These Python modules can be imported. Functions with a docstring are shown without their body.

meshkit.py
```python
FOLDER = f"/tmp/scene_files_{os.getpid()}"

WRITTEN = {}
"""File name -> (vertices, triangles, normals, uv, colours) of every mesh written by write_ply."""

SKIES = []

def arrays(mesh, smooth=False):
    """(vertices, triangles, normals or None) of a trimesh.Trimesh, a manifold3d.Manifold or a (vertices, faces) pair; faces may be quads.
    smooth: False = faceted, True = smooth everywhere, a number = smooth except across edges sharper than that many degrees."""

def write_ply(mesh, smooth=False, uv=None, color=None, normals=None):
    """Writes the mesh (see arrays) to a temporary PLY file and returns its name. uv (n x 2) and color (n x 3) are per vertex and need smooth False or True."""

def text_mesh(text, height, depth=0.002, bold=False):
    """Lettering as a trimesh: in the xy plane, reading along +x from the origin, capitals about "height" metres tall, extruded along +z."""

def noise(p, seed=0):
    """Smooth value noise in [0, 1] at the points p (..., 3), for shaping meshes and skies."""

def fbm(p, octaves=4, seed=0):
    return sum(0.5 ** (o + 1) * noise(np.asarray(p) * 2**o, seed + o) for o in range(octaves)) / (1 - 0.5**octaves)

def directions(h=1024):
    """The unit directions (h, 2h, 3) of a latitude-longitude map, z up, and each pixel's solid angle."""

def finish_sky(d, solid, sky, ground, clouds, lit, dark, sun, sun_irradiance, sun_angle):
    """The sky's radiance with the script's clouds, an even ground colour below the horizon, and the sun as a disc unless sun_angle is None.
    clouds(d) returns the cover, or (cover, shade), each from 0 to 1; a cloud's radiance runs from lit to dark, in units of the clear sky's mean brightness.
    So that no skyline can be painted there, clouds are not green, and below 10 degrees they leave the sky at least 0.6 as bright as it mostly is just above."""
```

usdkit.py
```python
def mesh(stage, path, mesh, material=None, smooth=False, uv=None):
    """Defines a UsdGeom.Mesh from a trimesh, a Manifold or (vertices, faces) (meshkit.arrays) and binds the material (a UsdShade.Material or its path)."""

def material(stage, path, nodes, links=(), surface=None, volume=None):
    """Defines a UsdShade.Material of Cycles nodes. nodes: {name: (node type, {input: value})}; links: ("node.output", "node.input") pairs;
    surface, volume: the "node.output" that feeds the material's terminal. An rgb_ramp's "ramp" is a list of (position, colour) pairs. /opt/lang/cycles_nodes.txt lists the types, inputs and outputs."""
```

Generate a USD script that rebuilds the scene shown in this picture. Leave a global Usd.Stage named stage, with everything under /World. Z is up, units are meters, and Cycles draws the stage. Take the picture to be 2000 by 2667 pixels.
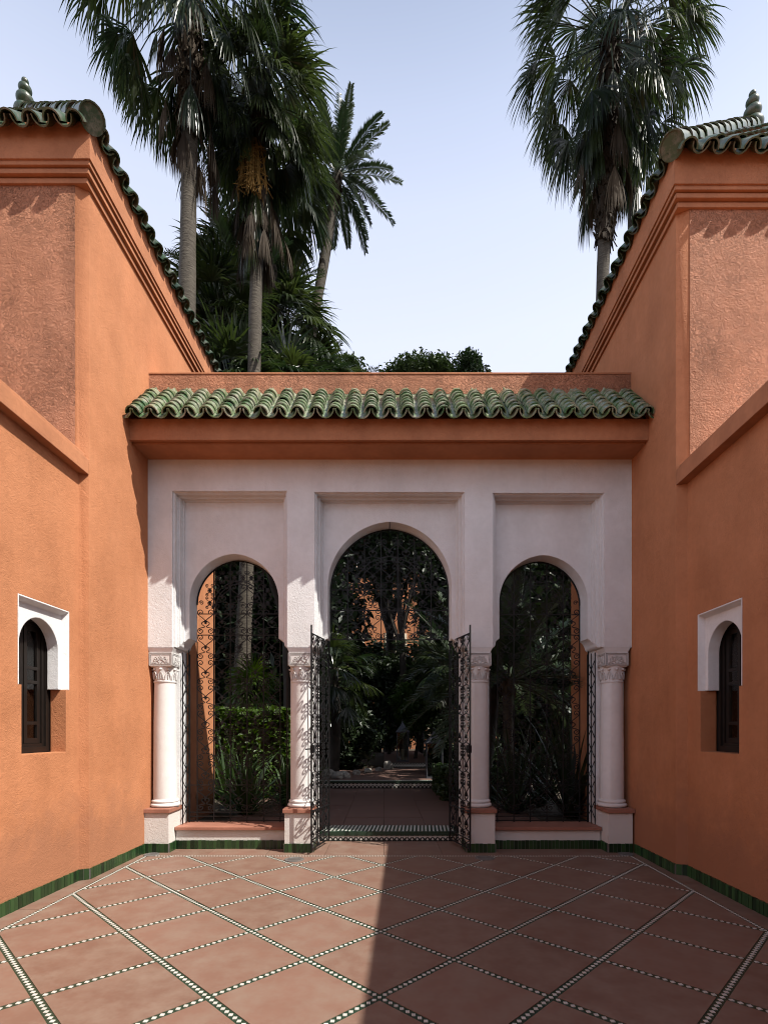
import math, random
import numpy as np
import trimesh
import manifold3d as m3
from manifold3d import Manifold, CrossSection
from shapely.geometry import Polygon, LineString, Point, box as sbox
from shapely import affinity
import usdkit, meshkit
from pxr import Usd, UsdGeom, UsdLux, UsdShade, Gf, Sdf, Vt

stage = Usd.Stage.CreateInMemory()
UsdGeom.SetStageUpAxis(stage, "Z")
world = UsdGeom.Xform.Define(stage, "/World")
stage.SetDefaultPrim(world.GetPrim())
UsdGeom.Scope.Define(stage, "/World/Looks")

# ------------------------------------------------------------------ camera
cam = UsdGeom.Camera.Define(stage, "/World/camera")
cam.CreateHorizontalApertureAttr(36.0)
cam.CreateVerticalApertureAttr(36.0 * 1024 / 767)
cam.CreateFocalLengthAttr(24.696)
cam.CreateVerticalApertureOffsetAttr(10.233)
cam.CreateHorizontalApertureOffsetAttr(0.0)
cam.AddTransformOp().Set(Gf.Matrix4d((1, 0, 0, 0), (0, 0, 1, 0), (0, -1, 0, 0), (0, 0, 1.5, 1)))
cam.CreateExposureAttr(0.76)

# ------------------------------------------------------------------ sun and sky
SX, SY = 0.71, -0.356                       # towards the sun, per metre of height
sun_dir = np.array([SX, SY, 1.0]) / np.linalg.norm([SX, SY, 1.0])
SUN_EL, SUN_ROT = math.asin(sun_dir[2]), math.atan2(sun_dir[0], sun_dir[1])
SKY_STRENGTH, SUN_INTENSITY = 0.06, 1.25
dome = UsdLux.DomeLight.Define(stage, "/World/sky")
dome.GetPrim().SetCustomDataByKey("kind", "structure")
sky_mat = usdkit.material(stage, "/World/Looks/sky_look", {
    "sky": ("sky_texture", {"sky_type": "single_scattering", "sun_disc": False, "sun_elevation": SUN_EL, "sun_rotation": SUN_ROT,
                            "altitude": 450.0, "air_density": 1.0, "aerosol_density": 3.0, "ozone_density": 1.0}),
    # summer haze: pale and bright towards the horizon, thinning towards the zenith, the same all the way round
    "tc": ("texture_coordinate", {}), "sep": ("separate_xyz", {}),
    "hz": ("rgb_ramp", {"ramp": [(0.0, (7.6, 7.5, 8.3)), (0.42, (7.6, 7.5, 8.3)), (0.59, (7.3, 7.4, 8.4)), (0.70, (6.3, 6.6, 7.7)), (0.76, (5.1, 5.5, 6.7)), (0.86, (2.5, 2.9, 3.8)), (1.0, (0.6, 0.8, 1.2))]}),
    "add": ("mix_color", {"blend_type": "add", "fac": 1.0, "use_clamp": False, "use_clamp_result": False}),
    "bg": ("background_shader", {"strength": SKY_STRENGTH})},
    [("tc.generated", "sep.vector"), ("sep.z", "hz.fac"), ("sky.color", "add.a"), ("hz.color", "add.b"), ("add.result", "bg.color")], surface="bg.background")
UsdShade.MaterialBindingAPI.Apply(dome.GetPrim()).Bind(sky_mat)
sun = UsdLux.DistantLight.Define(stage, "/World/sun")
sun.CreateNormalizeAttr(True)
sun.CreateIntensityAttr(SUN_INTENSITY)
sun.CreateAngleAttr(0.5)
sun.CreateColorAttr(Gf.Vec3f(1.0, 0.95, 0.87))
zc = sun_dir
xc = np.cross([0, 0, 1.0], zc); xc /= np.linalg.norm(xc)
yc = np.cross(zc, xc)
sun.AddTransformOp().Set(Gf.Matrix4d(*[tuple(map(float, (*r, 0))) for r in (xc, yc, zc)], (0, 0, 30, 1)))

# ------------------------------------------------------------------ scene helpers
_used = {}


def numbered(parent, name):
    k = (parent, name)
    n = _used.get(k, 0)
    _used[k] = n + 1
    return name if n == 0 else f"{name}_{n:03d}"


def pth(p):
    return "/World" if p is None else (str(p.GetPath()) if hasattr(p, "GetPath") else str(p))


def tag(prim, label=None, cat=None, group=None, kind=None):
    for k, v in (("label", label), ("category", cat), ("group", group), ("kind", kind)):
        if v:
            prim.SetCustomDataByKey(k, v)
    return prim


def thing(name, label, cat, loc=(0, 0, 0), group=None, kind=None):
    x = UsdGeom.Xform.Define(stage, "/World/" + numbered("/World", name))
    x.AddTranslateOp().Set(Gf.Vec3d(*map(float, loc)))
    p = x.GetPrim()
    p.SetCustomDataByKey("_o", "")
    p.ClearCustomDataByKey("_o")
    ORIGIN[str(p.GetPath())] = np.asarray(loc, float)
    return tag(p, label, cat, group, kind)


ORIGIN = {"/World": np.zeros(3)}


def origin_of(path):
    while path not in ORIGIN:
        path = path.rsplit("/", 1)[0]
    return ORIGIN[path]


def obj(name, mesh, mat, parent=None, smooth=30, **tags):
    """mesh in WORLD coordinates; stored relative to its thing's base."""
    pp = pth(parent)
    v, f, n = meshkit.arrays(mesh, False)
    off = origin_of(pp)
    tm = trimesh.Trimesh(v - off, f, process=False)
    m = usdkit.mesh(stage, pp + "/" + numbered(pp, name), tm, mat, smooth=smooth)
    return tag(m.GetPrim(), tags.get("label"), tags.get("cat"), tags.get("group"), tags.get("kind"))


def TM(m):
    if isinstance(m, trimesh.Trimesh):
        return m
    a = meshkit.arrays(m, False)
    return trimesh.Trimesh(a[0], a[1], process=False)


def cat_(ms):
    ms = [TM(m) for m in ms]
    vs, fs, n = [], [], 0
    for m in ms:
        vs.append(np.asarray(m.vertices)); fs.append(np.asarray(m.faces) + n); n += len(m.vertices)
    return trimesh.Trimesh(np.vstack(vs), np.vstack(fs), process=False)


def bx(x0, x1, y0, y1, z0, z1):
    return Manifold.cube([x1 - x0, y1 - y0, z1 - z0]).translate([x0, y0, z0])


def prism_z(poly, z0, z1):
    return CrossSection([list(map(tuple, poly))], m3.FillRule.NonZero).extrude(z1 - z0).translate([0, 0, z0])


def prism_y(poly_xz, y0, y1):
    c = CrossSection([list(map(tuple, poly_xz))], m3.FillRule.NonZero)
    return c.extrude(y1 - y0).rotate([90, 0, 0]).translate([0, y1, 0])


def prism_x(poly_yz, x0, x1):
    c = CrossSection([list(map(tuple, poly_yz))], m3.FillRule.NonZero)
    return c.extrude(x1 - x0).rotate([90, 0, 90]).translate([x0, 0, 0])


def hull_pts(p):
    return Manifold.hull_points(np.asarray(p, float))


def lathe(profile, sides=32):
    """profile: (r, z) from bottom to top, closed on the axis."""
    pr = np.asarray(profile, float)
    a = np.linspace(0, 2 * np.pi, sides, endpoint=False)
    v = np.stack([pr[:, None, 0] * np.cos(a), pr[:, None, 0] * np.sin(a), np.broadcast_to(pr[:, None, 1], (len(pr), sides))], -1).reshape(-1, 3)
    f = []
    for i in range(len(pr) - 1):
        for j in range(sides):
            k = (j + 1) % sides
            f += [[i * sides + j, i * sides + k, (i + 1) * sides + k], [i * sides + j, (i + 1) * sides + k, (i + 1) * sides + j]]
    nb = len(v)
    v = np.vstack([v, [[0, 0, pr[0, 1]], [0, 0, pr[-1, 1]]]])
    for j in range(sides):
        k = (j + 1) % sides
        f += [[nb, k, j], [nb + 1, (len(pr) - 1) * sides + j, (len(pr) - 1) * sides + k]]
    return trimesh.Trimesh(v, np.array(f), process=False)


def tube(points, r, sides=4, caps=True):
    p = np.asarray(points, float)
    t = np.gradient(p, axis=0)
    t /= np.linalg.norm(t, axis=1, keepdims=True) + 1e-12
    ref = np.array([0, 1.0, 0]) if np.abs(t[:, 1]).max() < 0.9 else np.array([0.3, 0.1, 1.0])
    a = np.cross(t, ref); a /= np.linalg.norm(a, axis=1, keepdims=True) + 1e-12
    b = np.cross(t, a)
    ang = (np.arange(sides) + 0.5) * 2 * np.pi / sides
    rr = np.broadcast_to(r, (len(p),))
    v = p[:, None] + rr[:, None, None] * (np.cos(ang)[None, :, None] * a[:, None] + np.sin(ang)[None, :, None] * b[:, None])
    f = []
    for i in range(len(p) - 1):
        for j in range(sides):
            k = (j + 1) % sides
            f += [[i * sides + j, i * sides + k, (i + 1) * sides + k], [i * sides + j, (i + 1) * sides + k, (i + 1) * sides + j]]
    if caps:
        n = (len(p) - 1) * sides
        for j in range(1, sides - 1):
            f += [[0, j + 1, j], [n, n + j, n + j + 1]]
    return trimesh.Trimesh(v.reshape(-1, 3), np.array(f)[:, ::-1], process=False)


def xf(mesh, mat4):
    m = TM(mesh).copy()
    m = trimesh.Trimesh(np.asarray(m.vertices) @ np.asarray(mat4)[:3, :3].T + np.asarray(mat4)[:3, 3], np.asarray(m.faces), process=False)
    if np.linalg.det(np.asarray(mat4)[:3, :3]) < 0:
        m.faces = m.faces[:, ::-1]
    return m


def frame(ex, ey, ez, o):
    M = np.eye(4)
    M[:3, 0], M[:3, 1], M[:3, 2], M[:3, 3] = ex, ey, ez, o
    return M


# ------------------------------------------------------------------ materials
def mat(name, nodes, links, surface="p.BSDF"):
    return usdkit.material(stage, "/World/Looks/" + name, nodes, links, surface=surface)


def plaster(name, ramp, scale=2.2, bump=0.5, rough=0.85, bumpscale=55.0, coarse=9.0, dist=0.012, grime=None, crack=0.25, crackscale=13.0, mottle=0.11):
    nodes = {
        "g": ("geometry", {}),
        "n": ("noise_texture", {"scale": scale, "detail": 7.0, "roughness": 0.66}),
        "r": ("rgb_ramp", {"ramp": ramp}),
        "n2": ("noise_texture", {"scale": bumpscale, "detail": 3.0, "roughness": 0.6, "distortion": 0.8}),
        "n3": ("noise_texture", {"scale": coarse, "detail": 4.0, "roughness": 0.6, "distortion": 1.2}),
        # thin wandering lines left by the trowel and by cracking
        "nc": ("noise_texture", {"scale": crackscale, "detail": 3.0, "roughness": 0.55, "distortion": 2.2}),
        "c0": ("math", {"math_type": "subtract", "value2": 0.5}),
        "c1": ("math", {"math_type": "absolute"}),
        "c2": ("map_range", {"from_min": 0.0, "from_max": 0.03, "to_min": 1.0, "to_max": 0.0, "clamp": True}),
        "nm": ("noise_texture", {"scale": 1.6, "detail": 3.0, "roughness": 0.6}),
        "cm": ("map_range", {"from_min": 0.42, "from_max": 0.62, "to_min": 0.15, "to_max": 1.0, "clamp": True}),
        "c3": ("math", {"math_type": "multiply"}),
        "c4": ("math", {"math_type": "multiply_add", "value2": -crack * 1.5}),
        "c5": ("math", {"math_type": "multiply", "value2": crack}),
        "dk": ("mix_color", {"blend_type": "multiply", "b": (0.62, 0.55, 0.50)}),
        # rain streaks and sun fading
        "sm": ("mapping", {"mapping_type": "point", "scale": (2.6, 2.6, 0.45)}),
        "sn": ("noise_texture", {"scale": 1.0, "detail": 4.0, "roughness": 0.6}),
        "sr": ("map_range", {"from_min": 0.35, "from_max": 0.68, "to_min": 1.0 - mottle, "to_max": 1.0 + mottle * 0.7, "clamp": True}),
        "nf": ("noise_texture", {"scale": 16.0, "detail": 4.0, "roughness": 0.7}),
        "fr": ("map_range", {"from_min": 0.3, "from_max": 0.7, "to_min": 1.0 - mottle * 0.7, "to_max": 1.0 + mottle * 0.6, "clamp": True}),
        "sf": ("math", {"math_type": "multiply"}),
        "hv": ("hsv", {}),
        "h": ("math", {"math_type": "multiply_add", "value2": 0.8}),
        "bv": ("bevel", {"radius": 0.012, "samples": 4}),
        "b": ("bump", {"strength": bump, "distance": dist}),
        "p": ("principled_bsdf", {"roughness": rough, "specular_ior_level": 0.25}),
    }
    links = [("g.position", "n.vector"), ("g.position", "n2.vector"), ("g.position", "n3.vector"), ("g.position", "nc.vector"), ("g.position", "nm.vector"), ("g.position", "sm.vector"), ("g.position", "nf.vector"),
             ("n.fac", "r.fac"), ("nc.fac", "c0.value1"), ("c0.value", "c1.value1"), ("c1.value", "c2.value"), ("nm.fac", "cm.value"), ("c2.result", "c3.value1"), ("cm.result", "c3.value2"),
             ("c3.value", "c4.value1"), ("c3.value", "c5.value1"), ("c5.value", "dk.fac"), ("r.color", "dk.a"),
             ("sm.vector", "sn.vector"), ("sn.fac", "sr.value"), ("nf.fac", "fr.value"), ("sr.result", "sf.value1"), ("fr.result", "sf.value2"), ("sf.value", "hv.value"), ("dk.result", "hv.color"),
             ("n3.fac", "h.value1"), ("n2.fac", "h.value3"), ("h.value", "c4.value3"), ("c4.value", "b.height"), ("bv.bevel", "b.normal"), ("b.normal", "p.normal")]
    if grime:
        nodes["sep"] = ("separate_xyz", {})
        nodes["gn"] = ("noise_texture", {"scale": 3.0, "detail": 6.0, "roughness": 0.75})
        nodes["ga"] = ("math", {"math_type": "multiply_add", "value2": 1.5, "value3": -0.35})
        nodes["gz"] = ("math", {"math_type": "subtract"})
        nodes["gm"] = ("map_range", {"from_min": 0.0, "from_max": 0.5, "to_min": 0.75, "to_max": 0.0, "clamp": True})
        nodes["gx"] = ("mix_color", {"b": grime})
        links += [("g.position", "sep.vector"), ("g.position", "gn.vector"), ("gn.fac", "ga.value1"), ("sep.z", "gz.value1"), ("ga.value", "gz.value2"),
                  ("gz.value", "gm.value"), ("gm.result", "gx.fac"), ("hv.color", "gx.a"), ("gx.result", "p.base_color")]
    else:
        links += [("hv.color", "p.base_color")]
    return mat(name, nodes, links)


M = {}
M["orange"] = plaster("orange_plaster", [(0.25, (0.345, 0.139, 0.062)), (0.5, (0.40, 0.166, 0.077)), (0.75, (0.44, 0.188, 0.090))], bump=0.5, mottle=0.08, grime=(0.27, 0.12, 0.066))
M["orange_rough"] = plaster("rough_orange_plaster", [(0.25, (0.32, 0.14, 0.075)), (0.5, (0.38, 0.172, 0.097)), (0.75, (0.44, 0.205, 0.12))], bump=0.9, bumpscale=45, dist=0.022, crack=0.6, crackscale=19.0, mottle=0.2)
M["orange_trim"] = plaster("orange_trim_plaster", [(0.3, (0.33, 0.137, 0.067)), (0.7, (0.40, 0.172, 0.084))], bump=0.3)
M["white"] = plaster("white_plaster", [(0.25, (0.57, 0.57, 0.565)), (0.6, (0.65, 0.655, 0.655)), (0.8, (0.69, 0.695, 0.70))], bump=0.45, dist=0.01, crack=0.12, mottle=0.05, grime=(0.52, 0.48, 0.44))
M["white_fine"] = plaster("carved_white_plaster", [(0.3, (0.56, 0.543, 0.525)), (0.7, (0.63, 0.617, 0.603))], bump=0.2, crack=0.05, mottle=0.05)
M["coral"] = plaster("terracotta_slab", [(0.3, (0.25, 0.108, 0.072)), (0.7, (0.32, 0.145, 0.10))], bump=0.25, rough=0.6)


def tinted(name, c1, c2, rough=0.5, spec=0.4, nscale=18.0, bump=0.15, dist=0.004, coat=0.0, patina=None, pat=(0.52, 0.66), objvar=0.8, pscale=11.0):
    nodes = {
        "o": ("object_info", {}), "g": ("geometry", {}),
        "n": ("noise_texture", {"scale": nscale, "detail": 5.0, "roughness": 0.6}),
        "a": ("math", {"math_type": "multiply_add", "value2": 1 - objvar, "value3": 0.0}),
        "f": ("math", {"math_type": "multiply_add", "value2": objvar}),
        "r": ("rgb_ramp", {"ramp": [(0.1, c1), (0.9, c2)]}),
        "b": ("bump", {"strength": bump, "distance": dist}),
        "p": ("principled_bsdf", {"roughness": rough, "specular_ior_level": spec, "coat_weight": coat, "coat_roughness": 0.12}),
    }
    links = [("g.position", "n.vector"), ("n.fac", "a.value1"), ("o.random", "f.value1"), ("a.value", "f.value3"), ("f.value", "r.fac"),
             ("n.fac", "b.height"), ("b.normal", "p.normal")]
    if patina:
        nodes["pn"] = ("noise_texture", {"scale": pscale, "detail": 7.0, "roughness": 0.7})
        nodes["pm"] = ("map_range", {"from_min": pat[0], "from_max": pat[1], "to_min": 0.0, "to_max": 0.9, "clamp": True})
        nodes["px"] = ("mix_color", {"b": patina})
        links += [("g.position", "pn.vector"), ("pn.fac", "pm.value"), ("pm.result", "px.fac"), ("r.color", "px.a"), ("px.result", "p.base_color")]
    else:
        links += [("r.color", "p.base_color")]
    return mat(name, nodes, links)


M["roof_tile"] = tinted("glazed_roof_tile", (0.018, 0.060, 0.020), (0.11, 0.16, 0.07), rough=0.3, spec=0.55, nscale=9, bump=0.4, dist=0.006, patina=(0.29, 0.285, 0.22), pat=(0.44, 0.62), objvar=0.7)
M["tower_tile"] = tinted("dark_glazed_roof_tile", (0.007, 0.024, 0.011), (0.035, 0.065, 0.030), rough=0.36, spec=0.5, nscale=9, bump=0.4, dist=0.006, patina=(0.10, 0.098, 0.075), pat=(0.46, 0.64), objvar=0.7)
M["base_tile"] = tinted("green_base_tile", (0.004, 0.014, 0.005), (0.024, 0.060, 0.019), rough=0.3, spec=0.5, nscale=14, bump=0.12, objvar=0.85)
M["green_band"] = tinted("green_mosaic", (0.008, 0.022, 0.012), (0.022, 0.045, 0.026), rough=0.45, nscale=40, objvar=0.2)
M["dark_mosaic"] = tinted("dark_mosaic", (0.006, 0.010, 0.008), (0.014, 0.02, 0.016), rough=0.4, nscale=40, objvar=0.2)
M["stripe"] = tinted("grey_green_stripe", (0.38, 0.40, 0.36), (0.50, 0.51, 0.46), rough=0.4, nscale=30, objvar=0.2)
M["white_tile"] = tinted("white_mosaic", (0.40, 0.39, 0.355), (0.55, 0.535, 0.49), rough=0.35, spec=0.5, nscale=30, objvar=0.5)
M["terracotta"] = tinted("terracotta_tile", (0.135, 0.077, 0.055), (0.19, 0.107, 0.078), rough=0.5, spec=0.35, nscale=3.2, bump=0.18, dist=0.006, patina=(0.20, 0.142, 0.108), pat=(0.40, 0.70), pscale=4.5, objvar=0.5)
M["path"] = tinted("garden_path_tile", (0.105, 0.060, 0.047), (0.145, 0.085, 0.066), rough=0.6, nscale=4, objvar=0.2)
M["iron"] = tinted("wrought_iron", (0.0035, 0.0035, 0.004), (0.007, 0.0068, 0.0068), rough=0.5, spec=0.28, nscale=60, bump=0.3, objvar=0.3)
M["wood"] = tinted("dark_window_wood", (0.006, 0.0042, 0.0034), (0.013, 0.009, 0.007), rough=0.45, nscale=25, objvar=0.3)
M["drain"] = tinted("drain_cover_metal", (0.09, 0.085, 0.08), (0.16, 0.15, 0.14), rough=0.5, nscale=30, bump=0.4, objvar=0.3)
M["rock"] = tinted("grey_rock", (0.16, 0.15, 0.13), (0.30, 0.285, 0.25), rough=0.9, nscale=7, bump=0.8, dist=0.03, objvar=0.4)
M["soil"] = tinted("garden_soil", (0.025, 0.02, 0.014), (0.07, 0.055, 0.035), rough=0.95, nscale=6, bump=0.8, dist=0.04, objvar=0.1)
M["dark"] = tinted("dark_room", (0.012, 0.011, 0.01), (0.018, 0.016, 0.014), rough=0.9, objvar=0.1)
M["curtain"] = tinted("pale_curtain", (0.28, 0.26, 0.24), (0.42, 0.40, 0.37), rough=0.9, nscale=12, objvar=0.2)
M["zinc"] = tinted("lantern_metal", (0.035, 0.037, 0.045), (0.065, 0.068, 0.08), rough=0.45, nscale=20, objvar=0.2)
M["cream"] = tinted("cream_trim", (0.55, 0.46, 0.34), (0.66, 0.57, 0.43), rough=0.8, nscale=4, objvar=0.2)


def leafmat(name, c1, c2, rough=0.42, trans=0.25, spec=0.5):
    nodes = {
        "o": ("object_info", {}), "g": ("geometry", {}),
        "s": ("math", {"math_type": "multiply_add", "value2": 0.5}),
        "s2": ("math", {"math_type": "multiply", "value2": 0.5}),
        "r": ("rgb_ramp", {"ramp": [(0.05, c1), (0.95, c2)]}),
        "p": ("principled_bsdf", {"roughness": rough, "specular_ior_level": spec}),
        "hs": ("hsv", {"saturation": 1.15, "value": 1.5}),
        "t": ("translucent_bsdf", {}),
        "m": ("mix_closure", {"fac": trans}),
    }
    links = [("g.random_per_island", "s2.value1"), ("o.random", "s.value1"), ("s2.value", "s.value3"), ("s.value", "r.fac"), ("r.color", "p.base_color"),
             ("r.color", "hs.color"), ("hs.color", "t.color"), ("p.BSDF", "m.closure1"), ("t.BSDF", "m.closure2")]
    return mat(name, nodes, links, surface="m.closure")


M["fan"] = leafmat("fan_palm_leaf", (0.009, 0.018, 0.006), (0.064, 0.084, 0.024), rough=0.34, trans=0.25, spec=0.6)
M["date"] = leafmat("date_palm_leaf", (0.014, 0.026, 0.011), (0.05, 0.072, 0.028), rough=0.4, trans=0.15)
M["dead"] = leafmat("dead_palm_leaf", (0.030, 0.021, 0.013), (0.095, 0.068, 0.040), rough=0.8, trans=0.1, spec=0.2)
M["gold"] = leafmat("palm_flower_stalk", (0.15, 0.085, 0.022), (0.26, 0.155, 0.04), rough=0.8, trans=0.2, spec=0.2)
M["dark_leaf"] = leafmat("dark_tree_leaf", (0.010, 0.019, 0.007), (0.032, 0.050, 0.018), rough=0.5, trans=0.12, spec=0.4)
M["mid_leaf"] = leafmat("shrub_leaf", (0.022, 0.045, 0.012), (0.065, 0.105, 0.025), rough=0.45, trans=0.2)
M["bright_leaf"] = leafmat("hedge_leaf", (0.045, 0.085, 0.012), (0.115, 0.165, 0.028), rough=0.45, trans=0.3)
M["dull_leaf"] = leafmat("dull_tree_leaf", (0.016, 0.030, 0.010), (0.048, 0.072, 0.022), rough=0.55, trans=0.15, spec=0.3)
M["stem"] = tinted("green_stem", (0.05, 0.06, 0.025), (0.09, 0.10, 0.045), rough=0.6, objvar=0.5)


def barkmat(name, c1, c2, ring=26.0):
    nodes = {
        "g": ("geometry", {}), "sep": ("separate_xyz", {}), "mp": ("mapping", {"scale": (6.0, 6.0, ring), "mapping_type": "point"}),
        "n": ("noise_texture", {"scale": 1.0, "detail": 4.0, "roughness": 0.65, "distortion": 0.6}),
        "r": ("rgb_ramp", {"ramp": [(0.3, c1), (0.7, c2)]}),
        "b": ("bump", {"strength": 0.9, "distance": 0.03}),
        "p": ("principled_bsdf", {"roughness": 0.85, "specular_ior_level": 0.2}),
    }
    return mat(name, nodes, [("g.position", "mp.vector"), ("mp.vector", "n.vector"), ("n.fac", "r.fac"), ("r.color", "p.base_color"), ("n.fac", "b.height"), ("b.normal", "p.normal")])


M["bark"] = barkmat("palm_bark", (0.036, 0.030, 0.023), (0.095, 0.082, 0.064))
M["bark_dark"] = barkmat("tree_bark", (0.016, 0.013, 0.010), (0.04, 0.033, 0.026), ring=4.0)
M["pane"] = mat("window_glass", {"f": ("fresnel", {"IOR": 1.5}), "t": ("transparent_bsdf", {"color": (0.75, 0.78, 0.76)}), "g": ("glossy_bsdf", {"color": (1, 1, 1), "roughness": 0.02}), "m": ("mix_closure", {})},
                [("f.fac", "m.fac"), ("t.BSDF", "m.closure1"), ("g.BSDF", "m.closure2")], surface="m.closure")

rng = np.random.default_rng(7)
R = random.Random(11)

# ================================================================== large structure
# plan of the two flanking buildings (metres; camera stands at the origin and looks along +y)
LS, RS = 0.025, 0.04


def xl_low(y): return -3.065 + LS * (y - 4.75)
def xl(y): return -2.965 + LS * (y - 5.36)
def xr_low(y): return 3.11 + RS * (y - 4.85)
def xr(y): return 3.04 + RS * (y - 5.53)


YF = 6.55           # white face of the gateway
YEND = 8.95         # garden end of the flanking buildings

# ---- ground
g = thing("ground", None, None, kind="structure")
gv = []
S = 260.0
obj("soil", bx(-S, S, -S, S, -1.2, -0.06), M["soil"], g, smooth=False)

# ---- tiles ----------------------------------------------------------------
def barrel(r0, r1, L, th=0.013, seg=8, arc=math.pi, up=True):
    """Half-round tile: axis along +y from 0 (lower end, radius r0) to L (radius r1); convex up, or convex down (a pan)."""
    a = np.linspace(0, arc, seg + 1) + (math.pi - arc) / 2
    vs = []
    for y, r in ((0, r0), (L, r1)):
        for rr in (r, r - th):
            z = np.sin(a) * rr
            vs.append(np.stack([np.cos(a) * rr, np.full_like(a, y), z if up else -z], 1))
    v = np.vstack(vs)
    n = seg + 1
    f = []
    o0, i0, o1, i1 = 0, n, 2 * n, 3 * n
    for k in range(seg):
        f += [[o0 + k, o0 + k + 1, o1 + k + 1], [o0 + k, o1 + k + 1, o1 + k], [i0 + k, i1 + k + 1, i0 + k + 1], [i0 + k, i1 + k, i1 + k + 1],
              [o0 + k, i0 + k + 1, o0 + k + 1], [o0 + k, i0 + k, i0 + k + 1], [o1 + k, o1 + k + 1, i1 + k + 1], [o1 + k, i1 + k + 1, i1 + k]]
    for k in (0, seg):
        f += [[o0 + k, o1 + k, i1 + k], [o0 + k, i1 + k, i0 + k]]
    m = trimesh.Trimesh(v, np.array(f), process=False)
    m.fix_normals() if False else None
    return m


COVER = barrel(0.098, 0.076, 0.31, th=0.016)
COVER_S = barrel(0.084, 0.071, 0.20, th=0.013)
COVER_E = barrel(0.083, 0.074, 0.12, th=0.013)
COVER_T = barrel(0.088, 0.070, 0.31, th=0.014)
PAN_T = barrel(0.088, 0.075, 0.34, up=False)
PAN = barrel(0.10, 0.085, 0.34, up=False)
HIPT = barrel(0.122, 0.102, 0.36, arc=math.pi * 1.15, seg=10)


def slope_frame(eave_dir, up_dir, pos):
    ex = np.asarray(eave_dir, float); ex /= np.linalg.norm(ex)
    ey = np.asarray(up_dir, float); ey /= np.linalg.norm(ey)
    ez = np.cross(ex, ey)
    return frame(ex, ey, ez, pos)


def jitter(k):
    return R.uniform(-k, k)


def tile_at(parent, base, ex, ey, pos, name="roof_tile", tilt=0.0, look="roof_tile"):
    ex = np.asarray(ex, float) / np.linalg.norm(ex); ey = np.asarray(ey, float) / np.linalg.norm(ey)
    ez = np.cross(ex, ey)
    c, s = math.cos(tilt + jitter(0.02)), math.sin(tilt + jitter(0.02))
    ey2, ez2 = c * ey - s * ez, s * ey + c * ez
    j = jitter(0.035)
    ex3, ey3 = math.cos(j) * ex + math.sin(j) * ey2, -math.sin(j) * ex + math.cos(j) * ey2
    obj(name, xf(base, frame(ex3, ey3, ez2, np.asarray(pos) + np.array([jitter(0.006), jitter(0.006), jitter(0.004)]))), M[look], parent, smooth=40)


# ---- green skirting tiles
def skirting(parent, p0, p1, normal, h=0.105, w=0.047):
    p0, p1, n = np.array(p0, float), np.array(p1, float), np.array(normal, float)
    L = np.linalg.norm(p1 - p0); d = (p1 - p0) / L
    k = max(1, int(round(L / w)))
    for i in range(k):
        a, b = i * L / k + 0.0022, (i + 1) * L / k - 0.0022
        th = 0.016 + R.uniform(-0.0015, 0.002)
        top = h + R.uniform(-0.002, 0.003)
        q = []
        for s, dd in ((a, -0.02), (b, -0.02), (b, th), (a, th)):
            q.append(p0 + d * s + n * dd)
        pts = [(x, y, z) for (x, y) in q for z in (-0.015, top)]
        obj("base_tile", hull_pts(pts), M["base_tile"], parent, smooth=False)
    q0, q1 = p0, p1
    pts = [(*(p + n * dd), z) for p in (q0, q1) for dd in (-0.02, 0.012) for z in (0.0, h - 0.004)]
    obj("grout", hull_pts(pts), M["drain"], parent, smooth=False)


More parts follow.
